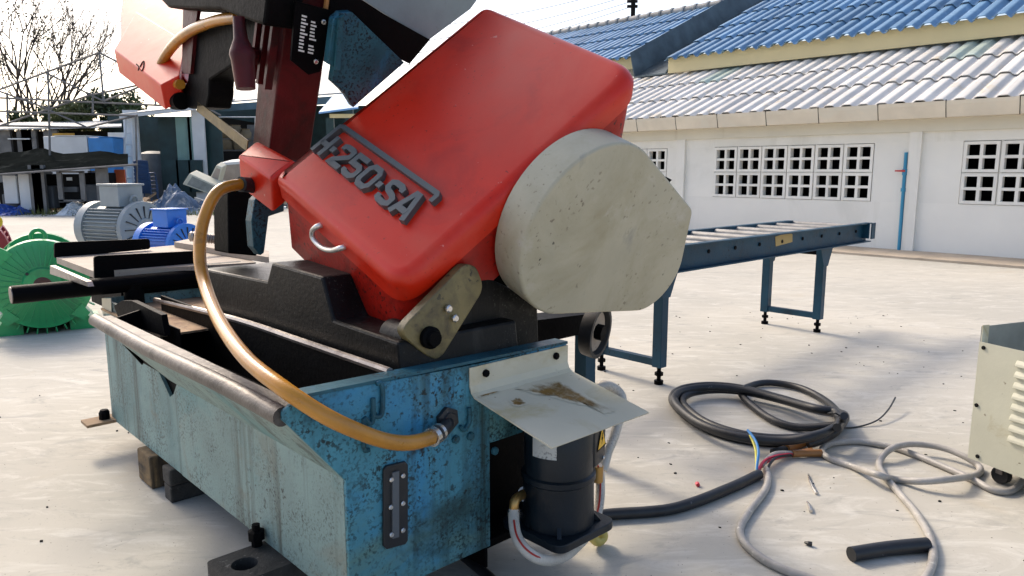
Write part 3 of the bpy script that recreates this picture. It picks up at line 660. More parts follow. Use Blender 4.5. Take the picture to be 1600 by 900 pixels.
prism('bow_beam', [PB(x, y, .86) for x, y in ((545, -130), (840, -130), (735, 14), (668, 64), (560, -5))], UP * .7, M('pale_blue_grey_paint', (.2, .265, .29), .5, var=.12, vs=8., speck=((.15, .17, .18), 50., .6, .7), bump=.1), sw)
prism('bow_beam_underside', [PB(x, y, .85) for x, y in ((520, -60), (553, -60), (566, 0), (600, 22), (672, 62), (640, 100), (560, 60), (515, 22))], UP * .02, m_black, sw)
tube('spring', [PB(x, y, .83) for x, y in ((512, -15), (510, 5), (508, 16))], .008, m_tape, sw, n=8)
prism('idler_arm', [LX(x, y, .30) for x, y in ((287, 30), (420, 25), (400, 75), (366, 100), (327, 125), (326, 150), (322, 168), (298, 170), (271, 163), (272, 150), (292, 128), (296, 100), (284, 60))], AV * .1, m_black, sw, bevel=.008)
prism('idler_arm_strip', [LX(x, y, .285) for x, y in ((286, 15), (309, 14), (302, 60), (297, 115), (284, 115), (285, 60))], AV * .014, m_dred, sw)
prism('upper_beam', [LX(x, y, .22) for x, y in ((247, -4), (262, 12), (305, 14), (345, 15), (372, 26), (400, 36), (412, 40), (425, -60), (240, -60))], AV * .12, m_black, sw, bevel=.01)
guard_pts = [PL(x, y, LIDP(0, 0, 0), NN) for x, y in ((178, 78), (213, 18), (271, 53), (290, 66), (280, 118), (251, 133))]
ig = prism('idler_guard', guard_pts, BV * .5, m_red, sw, bevel=.004, label='red wheel guard glazed with pale sheen')
prism('idler_guard_back', [PL(x, y, LIDP(0, 0, -.03), NN) for x, y in ((187, 60), (187, 20), (196, -40), (300, -60), (289, 40), (286, 120), (240, 105))], -NN * .05, m_red, sw, bevel=.01)
for pts_ in (((213, 100), (217, 104), (216, 110)), ((219, 104), (222, 98), (225, 96), (224, 106), (221, 111))):
    tube('pen_mark', [PL(x, y, LIDP(0, 0, .001), NN) for x, y in pts_], .0025, m_dark, ig, n=5, sub=3)
cyl('guide_roller', LX(273, 158, .28), LX(284, 158, .28), .035, m_black, sw)
tube('coolant_hose', [LX(x, y, .27) for x, y in ((372, 27), (335, 33), (295, 50), (268, 74), (252, 102), (256, 122), (268, 130), (282, 132))], .02, m_hose, sw, n=12, label='short amber hose loop beside red wheel guard')
bl0, bl1 = LX(308, 166, .3), LX(386, 228, .3)
dn = (bl1 - bl0).cross(AV).normalized()
prism('blade', [bl0 - dn * .02, bl1 - dn * .02, bl1 + dn * .02, bl0 + dn * .02], AV * .004, M('oily_blade', (.12, .085, .03), .45, metal=.4, var=.4, vs=25.), sw)
# long amber hose
hk = [((392, 290), .98), ((375, 288), .95), ((340, 300), .93), ((318, 345), .9), ((312, 400), .85), ((322, 450), .75), ((345, 505), .5), ((385, 560), .22), ((440, 605), .03), ((500, 645), -.045), ((550, 670), -.07), ((600, 688), -.07), ((640, 692), -.065), ((674, 684), -.05)]
ho = tube('coolant_hose', [LY(x, y, k) for (x, y), k in hk], .019, m_hose, sw, n=16, sub=8, label='long translucent amber hose drooping over the tray')
f0, f1, f2 = LY(674, 684, -.05), LY(692, 672, -.035), LY(697, 657, -.0)
cyl('hose_clamp', f0.lerp(f1, .0), f0.lerp(f1, .3), .025, m_bright, ho); cyl('hose_clamp', f0.lerp(f1, .55), f0.lerp(f1, .75), .024, m_bright, ho)
tube('elbow_fitting', [f0, f1, (f1 + f2) / 2 + V((.006, 0, 0)), f2], .019, m_rubber, ho, n=12, sub=4)
MB().lathe(LY(697, 655, -.001), -AU, [(0, .036), (.012, .036), (.014, .024), (.02, .022)], 6).build('hex_nut', m_rubber, ho)
tube('hose_sleeve', [LY(x, y, k) for x, y, k in ((376, 288, .945), (395, 290, .97), (420, 297, 1.0))], .026, m_rubber, sw, n=12, sub=4)
# coolant pump
pc = LY(872, 790, -.1); pc = V((pc.x, pc.y, 0))
pm = MB(); pm.lathe(pc + ZZ * .19, ZZ, [(0, .105), (.13, .103), (.135, .108), (.15, .108), (.155, .1), (.31, .1), (.325, .088)], 36)
pmo = pm.build('pump', m_pump, sw, smooth=True, label='dark coolant pump motor under the shelf')
fl = round_poly([V((a, b_)) * .122 for a, b_ in ((-1, -1), (1, -1), (1, 1), (-1, 1))], .035)
prism('flange', [pc + AV * q.x + AU * q.y + ZZ * .165 for q in fl], ZZ * .024, m_pump, pmo, bevel=.003)
for i in range(4):
    a = R(45 + 90 * i); d_ = (AV * math.cos(a) + AU * math.sin(a))
    MB().prism([pc + d_ * .08 + ZZ * .19 - d_.cross(ZZ) * .006, pc + d_ * .125 + ZZ * .19 - d_.cross(ZZ) * .006, pc + d_ * .08 + ZZ * .24 - d_.cross(ZZ) * .006], d_.cross(ZZ) * .012).build('rib', m_pump, pmo)
    cyl('stud', pc + d_ * .082 + ZZ * .3, pc + d_ * .082 + ZZ * .36, .01, m_pump, pmo, n=8)
tb = pc + AV * .05 - AU * .03
tbx = [(q.x, q.y) for q in round_poly([V((-.05, 0)), V((.05, 0)), V((.055, .2)), V((-.055, .2))], [.03, .03, .01, .01])]
dcam = (AV * .35 - AU * .94).normalized(); dsid = V((-dcam.y, dcam.x, 0))
tbo = slab('terminal_box', tbx, pc + dsid * .075 + dcam * .1 + ZZ * .345, dsid, ZZ, dcam, .11, .012, m_pump, pmo)
wt = pc + dsid * .08 + dcam * .1015 + ZZ * .425
def tri(s, o): return [o + dsid * (s * a) + ZZ * (s * b_) for a, b_ in ((-.5, -.38), (.5, -.38), (0, .52))]
wl = prism('warning_sign', tri(.075, wt), dcam * .001, m_dark, tbo)
prism('sign_face', tri(.062, wt + dcam * .0012), dcam * .0006, m_yel, tbo)
prism('lightning_mark', [wt + dcam * .0022 + dsid * a + ZZ * b_ for a, b_ in ((.002, .018), (-.006, -.001), (.0, .0), (-.003, -.017), (.007, .004), (.001, .003), (.006, .018))], dcam * .0004, m_dark, tbo)
bolt(tbo, pc + dsid * .1 + dcam * .1 + ZZ * .36, dcam, .006, .005, m_bright)
lb = MB(); n_ = 7
for i in range(n_):
    a0_, a1_ = R(178 + i * 6), R(178 + (i + 1) * 6)
    d0, d1 = (AV * math.cos(a0_) + AU * math.sin(a0_)), (AV * math.cos(a1_) + AU * math.sin(a1_))
    lb.prism([pc + d0 * .1015 + ZZ * .41, pc + d1 * .1015 + ZZ * .41, pc + d1 * .1015 + ZZ * .49, pc + d0 * .1015 + ZZ * .49], (d0 + d1) * .0004)
lb.build('rating_label', m_label, pmo)
# clear hose with red stripe and brass elbow
ch = [LY(x, y, k) for x, y, k in ((803, 798, -.08), (803, 815, -.1), (808, 840, -.14), (824, 862, -.18), (850, 875, -.2), (880, 870, -.17), (905, 850, -.12), (925, 825, -.06), (936, 790, -.03), (938, 750, .0), (934, 728, .0))]
hz_ = tube('drain_hose', ch, .0155, m_hosew, sw, n=12, label='clear braided hose with red stripe looping under the pump')
off = [p + (CAM - p).normalized() * .0145 for p in ch]; tube('red_stripe', [p + ZZ * .004 for p in off[1:]], .003, m_stripe, hz_, n=6)
e0 = LY(803, 796, -.08); e1 = LY(806, 780, -.075); e2_ = LY(822, 770, -.04)
tube('brass_elbow', [e0, e1, e2_], .014, m_brass, hz_, n=10, sub=4); cyl('hose_clamp', e0, e0 - ZZ * .025, .0175, m_bright, hz_)
cyl('white_collar', LY(820, 772, -.045), LY(826, 770, -.03), .022, m_white, hz_)
cyl('brass_nipple', LY(934, 728, .0), LY(933, 752, .0), .019, m_brass, hz_)
tube('overflow_hose', [LY(x, y, k) for x, y, k in ((930, 607, .1), (948, 602, .08), (966, 612, .06), (972, 630, .04), (962, 675, .03), (950, 705, .03), (942, 735, .02))], .017, m_hosew, sw, n=12)
tube('yellow_tail', [LY(x, y, k) for x, y, k in ((930, 822, -.06), (926, 838, -.06), (934, 846, -.06), (943, 838, -.06), (936, 824, -.06))], .016, m_yhose, sw, n=10)
tube('floor_cable', [Q(.5, .2, .02), Q(.47, .0, .016), Q(.42, -.03, .016), Q(.33, .04, .016)], .016, m_rubber, sw, n=10)
# round wheel and leg behind the belt cover
wc = LY(920, 515, .28); wax = (-AU * .8 + AV * .25 - ZZ * .1).normalized()
wh = MB().lathe(wc, wax, [(0, .07), (.0, .095), (.035, .1), (.05, .1), (.05, .085), (.03, .08), (.028, .0)], 28).build('brush_wheel', m_rubber, sw, smooth=True)
MB().lathe(wc + wax * .028, wax, [(0, .078), (.004, .076)], 24).build('wheel_disc', m_tan, wh); cyl('wheel_hub', wc + wax * .03, wc + wax * .06, .03, m_black, wh, n=8)
lg = Q(1.38, .45, 0)
box('support_leg', lg - AV * .03 - AU * .03, AV * .06, AU * .06, ZZ * .62, m_blue, sw)
prism('outfeed_bracket', [Q(.7, .4, .56), Q(1.45, .4, .56), Q(1.45, .4, .63), Q(.7, .4, .67)], AU * .12, m_black, sw)
# timber packing under the base
tm = [('timber_block', 'square brown timber block under teal saw base near the foot plate', Q(-.03, 1.38, 0), .36, .15, .128, m_wood), ('timber_wedge', 'small thin timber wedge beside block under saw base', Q(-.02, 1.2, .065), .3, .08, .063, m_wood2)]
for n_, lab, o3, a, b_, c_, mt in tm:
    tag(box(n_, o3, AV * a, AU * b_, ZZ * c_, mt, None, bevel=.008), lab, 'timber')
WL_ = [Q(-.02, 1.2, 0)]
tag(box('timber_offcut', Q(-.018, 1.205, 0), AV * .28, AU * .07, ZZ * .064, m_wood2, None, bevel=.006), 'dark offcut lying beneath the thin timber wedge', 'timber')
nb = MB(); o3 = Q(-.17, .31, 0)
outer = round_poly([V((0, 0)), V((.5, 0)), V((.5, .17)), V((0, .17))], .02, 3); hole = [V((.075 + .036 * math.cos(t), .085 + .036 * math.sin(t))) for t in [2 * math.pi * i / len(outer) for i in range(len(outer))]]
k0 = min(range(len(outer)), key=lambda i: (outer[i] - hole[0] * 1).length + 0 * i)
import itertools
best = max(range(len(outer)), key=lambda i: (outer[i] - V((.09, .085))).normalized().dot(V((1, 0)))); outer = outer[best:] + outer[:best]
n = len(outer); vv = []
for z in (0, .127):
    vv += [o3 + AV * q.x + AU * q.y + ZZ * z for q in outer] + [o3 + AV * q.x + AU * q.y + ZZ * z for q in hole]
ff = []
for i in range(n):
    j = (i + 1) % n
    ff += [(i, j, n + j, n + i), (2 * n + i, 3 * n + i, 3 * n + j, 2 * n + j), (i, 2 * n + i, 2 * n + j, j), (n + i, n + j, 3 * n + j, 3 * n + i)]
tag(mk('timber_sleeper', vv, ff, m_wood2), 'black oily sleeper with round hole under the saw levelling bolt', 'timber')

# ------------------------------------------------------------------ roller conveyor
cv = thing('roller_conveyor', 'dark blue roller conveyor table on square legs behind the belt cover', 'conveyor', Q(3.5, 1.1, 0))
CY0, CY1, CZ0, CZ1 = .87, 1.36, .64, .79
def channel(y, xa, xb_, s, name):
    pr = [(0, CZ0), (s * -.05, CZ0), (s * -.05, CZ0 + .008), (s * -.008, CZ0 + .008), (s * -.008, CZ1 - .008), (s * -.05, CZ1 - .008), (s * -.05, CZ1), (0, CZ1)]
    return prism(name, [Q(xa, y + d, z) for d, z in pr], AV * (xb_ - xa), m_blue, cv)
r1 = channel(CY0, 1.62, 5.2, 1, 'side_rail'); channel(CY1, 1.62, 4.98, -1, 'side_rail')
box('end_tab', Q(5.12, CY0 - .06, CZ0 + .03), AV * .012, AU * .06, ZZ * .12, m_blue, r1)
box('end_tab', Q(5.2005, CY0 - .05, CZ0 + .02), AV * .07, AU * .008, ZZ * .125, m_blue, r1)
for i in range(12):
    x = 1.75 + i * .295
    cyl('roller', Q(x, CY0 + .002, CZ1 - .032), Q(x, CY1 - .002, CZ1 - .032), .028, M('dusty_roller', (.3, .29, .27), .5, metal=.4, var=.25, vs=12.), cv, n=16)
    bolt(r1, Q(x, CY0 - .0085, CZ1 - .06), -AU, .012, .008, m_dark, 'axle_end')
tp = [LY(x, y, CY0 - .0095) for x, y in ((1211, 370), (1232, 363), (1238, 366), (1238, 378), (1212, 385))]
prism('tape_patch', tp, -AU * .001, M('masking_tape', (.48, .33, .12), .7, var=.1), r1)
for x0 in (2.54, 4.53):
    for y in (CY0 + .035, CY1 - .035):
        lg_ = box('leg', Q(x0 - .03, y - .03, .1), AV * .06, AU * .06, ZZ * (CZ0 - .1005), m_blue, cv, bevel=.003)
        cyl('levelling_foot', Q(x0, y, 0), Q(x0, y, .1), .012, m_black, lg_, n=10)
        cyl('foot_pad', Q(x0, y, 0), Q(x0, y, .022), .026, m_black, lg_, n=12); cyl('lock_nut', Q(x0, y, .05), Q(x0, y, .07), .024, m_black, lg_, n=6)
        prism('gusset', [Q(x0 - .1, y - .036, CZ0 - .002), Q(x0 + .1, y - .036, CZ0 - .002), Q(x0 + .034, y - .036, CZ0 - .14), Q(x0 - .034, y - .036, CZ0 - .14)], AU * .005, m_blue, lg_)
    box('cross_bar', Q(x0 - .02, CY0 + .066, .105), AV * .04, AU * (CY1 - CY0 - .132), ZZ * .04, m_blue, cv)
    box('top_bar', Q(x0 - .02, CY0 + .066, CZ0 - .06), AV * .04, AU * (CY1 - CY0 - .132), ZZ * .04, m_black, cv)
box('side_brace', Q(3.6, CY1 - .08, CZ0 - .035), AV * .9, AU * .04, ZZ * .03, m_black, cv)

# ------------------------------------------------------------------ cables on the floor
def gpath(pts, r): return [G(x, y, r + (pts_[2] if False else 0)) for x, y in pts]
RC = .02
co = []
loops = [((1186, 1.0, .0), ), ]
base = [(1316, 650), (1306, 668), (1270, 684), (1215, 691), (1150, 684), (1095, 665), (1062, 641), (1050, 622), (1064, 608), (1105, 602), (1155, 606), (1215, 621), (1270, 637), (1306, 644)]
for k, (sx, sy, dz) in enumerate(((1., 1., 0), (.955, .86, .036), (.985, .94, .074))):
    for i, (x, y) in enumerate(base):
        cx, cy = 1300, 652
        xx = cx + (x - cx) * sx + (5 if k == 1 else 0); yy = cy + (y - cy) * sy
        co.append(G(xx, yy, RC + dz * (.55 + .45 * (xx > 1240)) + .003 * i / 14))
coil = thing('cable_coil', 'thick black cable coiled in loops on the floor in front of roller conveyor legs', 'cable', G(1190, 650))
tube('cable', co + [G(1310, 668, .1), G(1290, 684, .06), G(1262, 694, .035)], RC, m_rubber, coil, n=12, sub=6)
tube('cable', [G(x, y, z) for x, y, z in ((1314, 664, .06), (1250, 668, .022), (1210, 657, .022), (1178, 636, .022), (1158, 614, .03), (1175, 602, .022), (1205, 598, .022), (1250, 606, .022), (1290, 626, .03), (1311, 650, .1), (1308, 668, .12))], RC * .9, m_rubber, coil, n=12, sub=6)
tube('cable_end', [G(1308, 672, .05), G(1314, 660, .08), G(1317, 655, .13), G(1319, 650, .17)], RC * .8, m_rubber, coil, n=12)
tube('tie_wire', [G(x, y, z) for x, y, z in ((1294, 646, .1), (1304, 645, .14), (1318, 655, .1), (1316, 667, .02), (1340, 667, .004), (1370, 657, .02), (1388, 640, .04), (1399, 621, .06))], .004, m_rubber, coil, n=6)
tube('tape_sleeve', [G(1263, 688, .035), G(1246, 694, .026), G(1228, 701, .024)], .022, m_tape, coil, n=10)
tube('bare_end', [G(1228, 701, .022), G(1218, 704, .018), G(1207, 707, .016)], [.016] * 17, m_rubber, coil, n=8)
pcab = thing('pump_cable', 'black rubber cable with split coloured wires running from the saw pump', 'cable', G(1080, 785))
tube('cable', [G(x, y, .02) for x, y in ((930, 806), (960, 803), (1010, 800), (1050, 795), (1090, 783), (1130, 767), (1160, 754), (1186, 741))], .02, m_rubber, pcab, n=12)
for nm, mt, pts_ in (('red_wire', m_wred, ((1183, 742, .02), (1187, 730, .03), (1197, 718, .035), (1215, 712, .03), (1238, 709, .02))), ('red_wire', m_wred, ((1184, 742, .02), (1190, 728, .02), (1203, 720, .025), (1222, 714, .02), (1238, 710, .015))),
                     ('blue_wire', m_wblue, ((1182, 742, .02), (1183, 725, .05), (1185, 705, .08), (1180, 688, .1), (1168, 672, .12))), ('yellow_wire', m_wyel, ((1181, 742, .02), (1182, 722, .05), (1180, 700, .07), (1172, 680, .1))),
                     ('black_wire', m_rubber, ((1199, 733, .02), (1205, 722, .03), (1215, 714, .03), (1236, 711, .02)))):
    tube(nm, [G(*p) for p in pts_], .0055, mt, pcab, n=6)
gc = thing('grey_cable', 'long grey armoured cable looping across the floor toward the cream cabinet', 'cable', G(1400, 730))
gpts = [(1198, 733, 0), (1200, 748, 0), (1194, 768, 0), (1170, 800, 0), (1156, 828, 0), (1165, 850, 0), (1190, 872, 0), (1225, 890, 0), (1270, 905, 0), (1350, 930, 0), (1425, 925, 0), (1448, 900, 0), (1458, 870, 0), (1452, 838, .0), (1430, 800, 0), (1400, 765, 0), (1378, 738, 0.005), (1374, 722, 0), (1388, 704, .03), (1412, 695, .035), (1445, 695, .03), (1480, 702, .03), (1512, 716, .02), (1531, 731, 0), (1525, 742, 0), (1490, 748, .035), (1440, 752, .02), (1400, 749, .0), (1372, 742, .035), (1335, 730, 0), (1300, 718, 0), (1285, 708, 0), (1287, 699, 0), (1305, 692, 0), (1340, 690, 0), (1375, 695, 0), (1402, 701, 0), (1440, 715, 0), (1490, 736, 0), (1525, 752, 0), (1550, 765, 0), (1575, 768, 0), (1592, 758, 0), (1602, 740, .04), (1608, 700, .2)]
tube('cable', [G(x, y, .0135 + z) for x, y, z in gpts], .0135, m_gcable, gc, n=10, sub=7)
tube('tape_sleeve', [G(1283, 708, .018), G(1262, 708, .02), G(1238, 709, .02)], .016, m_tape, gc, n=10)
tube('tape_sleeve', [G(1268, 704, .018), G(1255, 706, .024), G(1244, 708, .024)], .012, m_tape, gc, n=10)
tube('splice_wire', [G(1240, 708, .02), G(1215, 708, .03), G(1200, 716, .03), G(1190, 728, .02)], .01, m_gcable, gc, n=8)
tb_ = MB(); p0, p1 = G(1330, 866, .023), G(1449, 851, .023); mid = (p0 + p1) / 2 + (p1 - p0).cross(ZZ).normalized() * -.006
stub = tag(MB().tube(smooth_path([p0, mid, p1], 6), .023, 14).build('cable_stub', m_rubber, smooth=True), 'short thick black cable offcut lying under the grey cable', 'cable')
for n_, lab, pts_, r_, mt in (('wire_scrap', 'pointed sliver of silver wire on the floor', ((1263, 741), (1266, 752), (1271, 763), (1276, 771)), .006, m_bright), ('foil_scrap', 'flat crumpled piece of silver foil on the floor', ((1261, 784), (1265, 791), (1267, 799)), .007, m_bright), ('rubber_scrap', 'tiny straight black sheath scrap on the floor', ((1257, 847), (1263, 849), (1269, 850)), .008, m_rubber), ('red_scrap', 'tiny red insulation bead on the floor beside pump cable', ((1089, 755), (1091, 758)), .008, m_wred)):
    tag(MB().tube([G(x, y, r_) for x, y in pts_], [r_ * .5] + [r_] * (len(pts_) - 1) if len(pts_) > 2 else r_, 6).build(n_, mt), lab, 'scrap')
chips = MB()
for i in range(260):
    x, y = random.uniform(-2.6, 3.2), random.uniform(1.5, 6.5); s_ = random.uniform(.003, .009)
    if -.3 < loc(V((x, y, 0)))[0] < .9 and 0 < loc(V((x, y, 0)))[1] < 2: continue
    chips.box(V((x, y, 0)), V((s_, s_ * random.uniform(-.5, .5), 0)), V((-s_ * .4, s_ * .8, 0)), ZZ * s_ * .5)
chips.build('floor_chips', m_dark, None, kind='stuff', label='scattered dark metal chips on concrete')

# ------------------------------------------------------------------ cream cabinet on castors
kd = V((math.sin(R(22)), -math.cos(R(22)), 0)); ks = V((math.cos(R(22)), math.sin(R(22)), 0))
k0 = G(1512, 715, .075); zt_ = .075 + .50
kb = thing('louvred_cabinet', 'cream louvred metal cabinet on castors standing on the concrete', 'cabinet', V((k0.x, k0.y, 0)))
side_ = box('louvre_panel', k0, kd * .62, ZZ * .47, ks * .003, m_cab, kb)
for i in range(8):
    o5 = k0 + kd * .15 + ZZ * (.12 + i * .041) - ks * .0005
    prism('louvre', [o5, o5 - ks * .010 + ZZ * .002, o5 - ks * .008 + ZZ * .012, o5 + ZZ * .026], kd * .2, m_cab, side_, bevel=.002)
for a, b_ in ((.02, .45), (.015, .22), (.04, .02)): bolt(side_, k0 + kd * a + ZZ * b_, -ks, .008, .005, m_dark)
box('back_panel', k0 + ks * .0035 + ZZ * .0, ks * .5, ZZ * .53, kd * .003, m_cabin, kb)
box('corner_strip', k0 + ks * .0035 + kd * .0035 + ZZ * .3, ks * .035, ZZ * .235, kd * .003, m_cab, kb)
box('side_panel', k0 + ks * .504, kd * .62, ZZ * .5, ks * .003, m_cabin, kb); box('front_panel', k0 + kd * .617 + ks * .0035, ks * .5, ZZ * .47, kd * .003, m_cab, kb)
box('cabinet_floor', k0 + ks * .004 + kd * .004, ks * .498, kd * .61, ZZ * .004, m_cabin, kb)
for a, b_ in ((.1, .06), (.52, .06), (.1, .44), (.52, .44)):
    q = k0 + kd * a + ks * b_; q.z = 0
    c_ = cyl('castor', q + ZZ * .033 - ks * .014, q + ZZ * .033 + ks * .014, .033, m_rubber, kb, n=18)
    box('castor_fork', q + ZZ * .04 - ks * .02 - kd * .012, ks * .04, kd * .024, ZZ * .0345, m_steel, c_)

# ------------------------------------------------------------------ electric motors
def motor(name, label, pos, yaw, r, L, mat, tbox=True, ribs=False):
    t = thing(name, label, 'motor', V((pos.x, pos.y, 0)), None)
    ax = V((math.sin(yaw), math.cos(yaw), 0)); sd_ = V((ax.y, -ax.x, 0)); c0 = V((pos.x, pos.y, r * 1.12))
    # ax points away from the near end bell
    MB().lathe(c0, ax, [(0, r * .84), (L, r * .84)], 40).build('stator', mat, t, smooth=True)
    fins = MB()
    for i in range(44):
        a = 2 * math.pi * i / 44; d_ = sd_ * math.cos(a) + ZZ * math.sin(a)
        if d_.z > .82 or d_.z < -.8: continue
        e_ = d_.cross(ax)
        fins.box(c0 + d_ * r * .83 - e_ * r * .012 + ax * L * .05, ax * L * .9, d_ * r * .13, e_ * r * .024)
    fins.build('cooling_fins', mat, t, kind='stuff')
    eb = MB().lathe(c0 - ax * r * .32, ax, [(0, r * .3), (.0, r * .36), (r * .05, r * .4), (r * .1, r * .82), (r * .12, r * .98), (r * .3, r), (r * .32, r * .9)], 44).build('end_bell', mat, t, smooth=True)
    if ribs:
        rb = MB()
        for i in range(36):
            a = 2 * math.pi * i / 36; d_ = sd_ * math.cos(a) + ZZ * math.sin(a); e_ = d_.cross(ax)
            rb.prism([c0 - ax * r * .315 + d_ * r * .42 - e_ * r * .008, c0 - ax * r * .27 + d_ * r * .9 - e_ * r * .008, c0 - ax * r * .2 + d_ * r * .9 - e_ * r * .008, c0 - ax * r * .2 + d_ * r * .42 - e_ * r * .008], e_ * r * .016)
        for i in range(36):
            a = 2 * math.pi * i / 36; d_ = sd_ * math.cos(a) + ZZ * math.sin(a); e_ = d_.cross(ax)
            if d_.z > -.1: continue
            rb.box(c0 - ax * r * .18 + d_ * r - e_ * r * .012, ax * r * .2, d_ * r * .12, e_ * r * .024)
        rb.build('bell_ribs', mat, eb, kind='stuff')
        MB().lathe(c0 - ax * r * .33, ax, [(0, r * .1), (.0, r * .16), (r * .02, r * .2), (r * .03, r * .34)], 24).build('bearing_cap', M('brown_bearing', (.06, .02, .012), .5), eb, smooth=True)
        for k in range(4):
            a = R(45 + 90 * k); d_ = sd_ * math.cos(a) + ZZ * math.sin(a); bolt(eb, c0 - ax * r * .33 + d_ * r * .38, -ax, r * .035, r * .04, m_motdark)
            prism('lug', [c0 - ax * r * .25 + d_ * r * f_ + d_.cross(ax) * g_ * r for f_, g_ in ((.85, -.16), (1.12, -.1), (1.12, .1), (.85, .16))], ax * r * .1, mat, eb)
    else:
        MB().lathe(c0 - ax * r * .34, ax, [(0, r * .1), (.0, r * .3), (r * .1, r * .36)], 24).build('bearing_cap', mat, eb, smooth=True)
        rb = MB()
        for i in range(16):
            a = 2 * math.pi * i / 16; d_ = sd_ * math.cos(a) + ZZ * math.sin(a); e_ = d_.cross(ax)
            rb.box(c0 - ax * r * .285 + d_ * r * .4 - e_ * r * .015, d_ * r * .42, ax * r * .1, e_ * r * .03)
        rb.build('bell_ribs', m_motdark, eb, kind='stuff')
    MB().lathe(c0 + ax * L, ax, [(0, r * .97), (r * .4, r * .97), (r * .5, r * .8), (r * .52, r * .2)], 36).build('fan_cowl', mat, t, smooth=True)
    for s_ in (-1, 1):
        prism('foot', [c0 + sd_ * s_ * r * f_ + ZZ * (g_ * r - r * 1.12) for f_, g_ in ((.45, .42), (.8, .34), (1.0, .08), (1.1, .08), (1.1, 0), (.45, 0))], ax * L * .9, mat, t)
    if tbox:
        tb2 = box('terminal_box', c0 + ax * L * .2 - sd_ * r * .5 + ZZ * r * .8, ax * r * 1.0, sd_ * r * 1.0, ZZ * r * .75, mat, t, bevel=r * .02)
        box('box_lid', c0 + ax * (L * .2 - r * .06) - sd_ * r * .56 + ZZ * r * 1.551, ax * r * 1.12, sd_ * r * 1.12, ZZ * r * .07, mat, tb2, bevel=r * .015)
    el = [c0 + ax * L * .12 + sd_ * (math.cos(a) * r * .14) + ZZ * (r * 1.02 + math.sin(a) * r * .16) for a in [R(-30 + 24 * i) for i in range(11)]]
    tube('lifting_eye', el, r * .045, mat, t, n=8, sub=3)
    return t, c0, ax, sd_
motor('electric_motor', 'bright green ribbed electric motor on the floor beyond the saw', V((-3.47, 5.45, 0)), R(-32), .33, .7, m_green, False, True)
motor('electric_motor', 'grey finned electric motor with tall square terminal box', V((-4.98, 10.0, 0)), R(-65), .37, .7, m_gmot)
motor('electric_motor', 'bright blue electric motor with flat terminal box beside grey motor', V((-3.92, 8.9, 0)), R(-62), .27, .5, m_bmot)
motor('electric_motor', 'crimson electric motor mostly hidden past the green motor', V((-4.93, 6.6, 0)), R(-32), .4, .6, m_rmot, False)
tag(cyl('yellow_pipe', V((-4.55, 5.9, .80)), V((-3.98, 5.78, .80)), .045, m_yel, None), 'short yellow pipe lying on top of the green motor', 'pipe')

# ------------------------------------------------------------------ far yard: sheds, junk, trees
YS = 26.
def pbox(name, x0, y0, x1, y1, Y, dep, mat, parent=None, **k):
    a, b_ = D(x0, y1, Y), D(x1, y0, Y); lo = max(a.z, .0)
    return box(name, V((a.x, Y, lo)), V((b_.x - a.x, 0, 0)), V((0, dep, 0)), V((0, 0, b_.z - lo)), mat, parent, **k)
def ptube(name, pts, r, Y, mat, parent=None, **k): return MB().tube([D(x, y, Y) for x, y in pts], r, 6).build(name, mat, parent, **k)
# green shed
gs = thing('green_shed', 'open dark shed with pale green panels and corrugated roof edge', 'shed', D(270, 320, YS + 1) * V((1, 1, 0)) if False else V((D(260, 300, YS).x, YS + 1, 0)))
pbox('back_wall', 186, 182, 345, 400, YS + 4.5, .1, m_dgreen, gs)
pbox('side_wall', 262, 184, 280, 400, YS + .4, .1, m_dgreen, gs)
pbox('green_panel', 278, 183, 296, 250, YS + .2, .05, m_shedgreen, gs); pbox('green_panel', 296.4, 183, 314, 250, YS + .2, .05, m_shedgreen, gs)
pbox('dark_panel', 316, 184, 345, 400, YS + .3, .05, m_dgreen, gs)
for x in (209, 313): pbox('post', x, 172, x + 4, 400, YS, .1, m_white, gs)
for i in range(3): pbox('cupboard_door', 259 + i * 19, 250, 277.5 + i * 19, 300, YS - .1, .06, m_dgreen, gs)
a, b_ = D(186, 180, YS - .4), D(305, 167, YS - .4)
prism('roof_sheet', [a, b_, b_ + V((0, 6, .9)), a + V((0, 6, .9))], ZZ * .04, m_shedroof, gs)
prism('fascia', [a - ZZ * .1, b_ - ZZ * .1, b_ + ZZ * .0, a + ZZ * .0], V((0, .06, 0)), m_white, gs)
# big grey roof behind
gr = thing('grey_roof_shed', 'wide shed with pale grey roof and slate blue fascia behind the saw post', 'shed', V((D(430, 300, 30).x, 32, 0)))
rp = [D(322, 163, 29), D(548, 146, 29), D(548, 108, 36), D(400, 128, 36)]
prism('roof_slab', rp, ZZ * .06, m_shedroof, gr)
prism('fascia', [D(322, 165, 28.9), D(548, 148, 28.9), D(548, 160, 28.9), D(322, 176, 28.9)], V((0, .08, 0)), m_shedblue, gr)
pbox('back_wall', 322, 165, 575, 400, 35, .2, m_dgreen, gr)
pbox('side_wall', 316, 178, 322, 400, 29, 6, m_dark, gr)
for x in (325, 440, 546): pbox('post', x, 170, x + 5, 400, 29.2, .15, m_dgreen, gr)
for x0, yy, x1 in ((343, 183, 400), (452, 188, 477)):
    tag(ptube('pipe_frame', [(x0, 300), (x0, yy), (x1, yy), (x1 + 1, 300)], .055, 27.5, m_white, None), 'white bent pipe frame standing in %s' % ('front of stacked pots' if x0 < 400 else 'the dark shed opening'), 'pipe frame')
br = thing('blue_canopy', 'small light blue corrugated canopy below the saw bracket', 'canopy', V((D(520, 300, 22).x, 22, 0)))
prism('roof_sheet', [D(498, 178, 22), D(560, 170, 22), D(560, 145, 24), D(520, 152, 24)], ZZ * .05, M('light_blue_sheet', (.16, .34, .6), .5), br)
pbox('beam', 515, 178, 560, 184, 22.2, .1, m_fascia, br); pbox('post', 517, 184, 521, 400, 22.3, .1, m_dgreen, br)
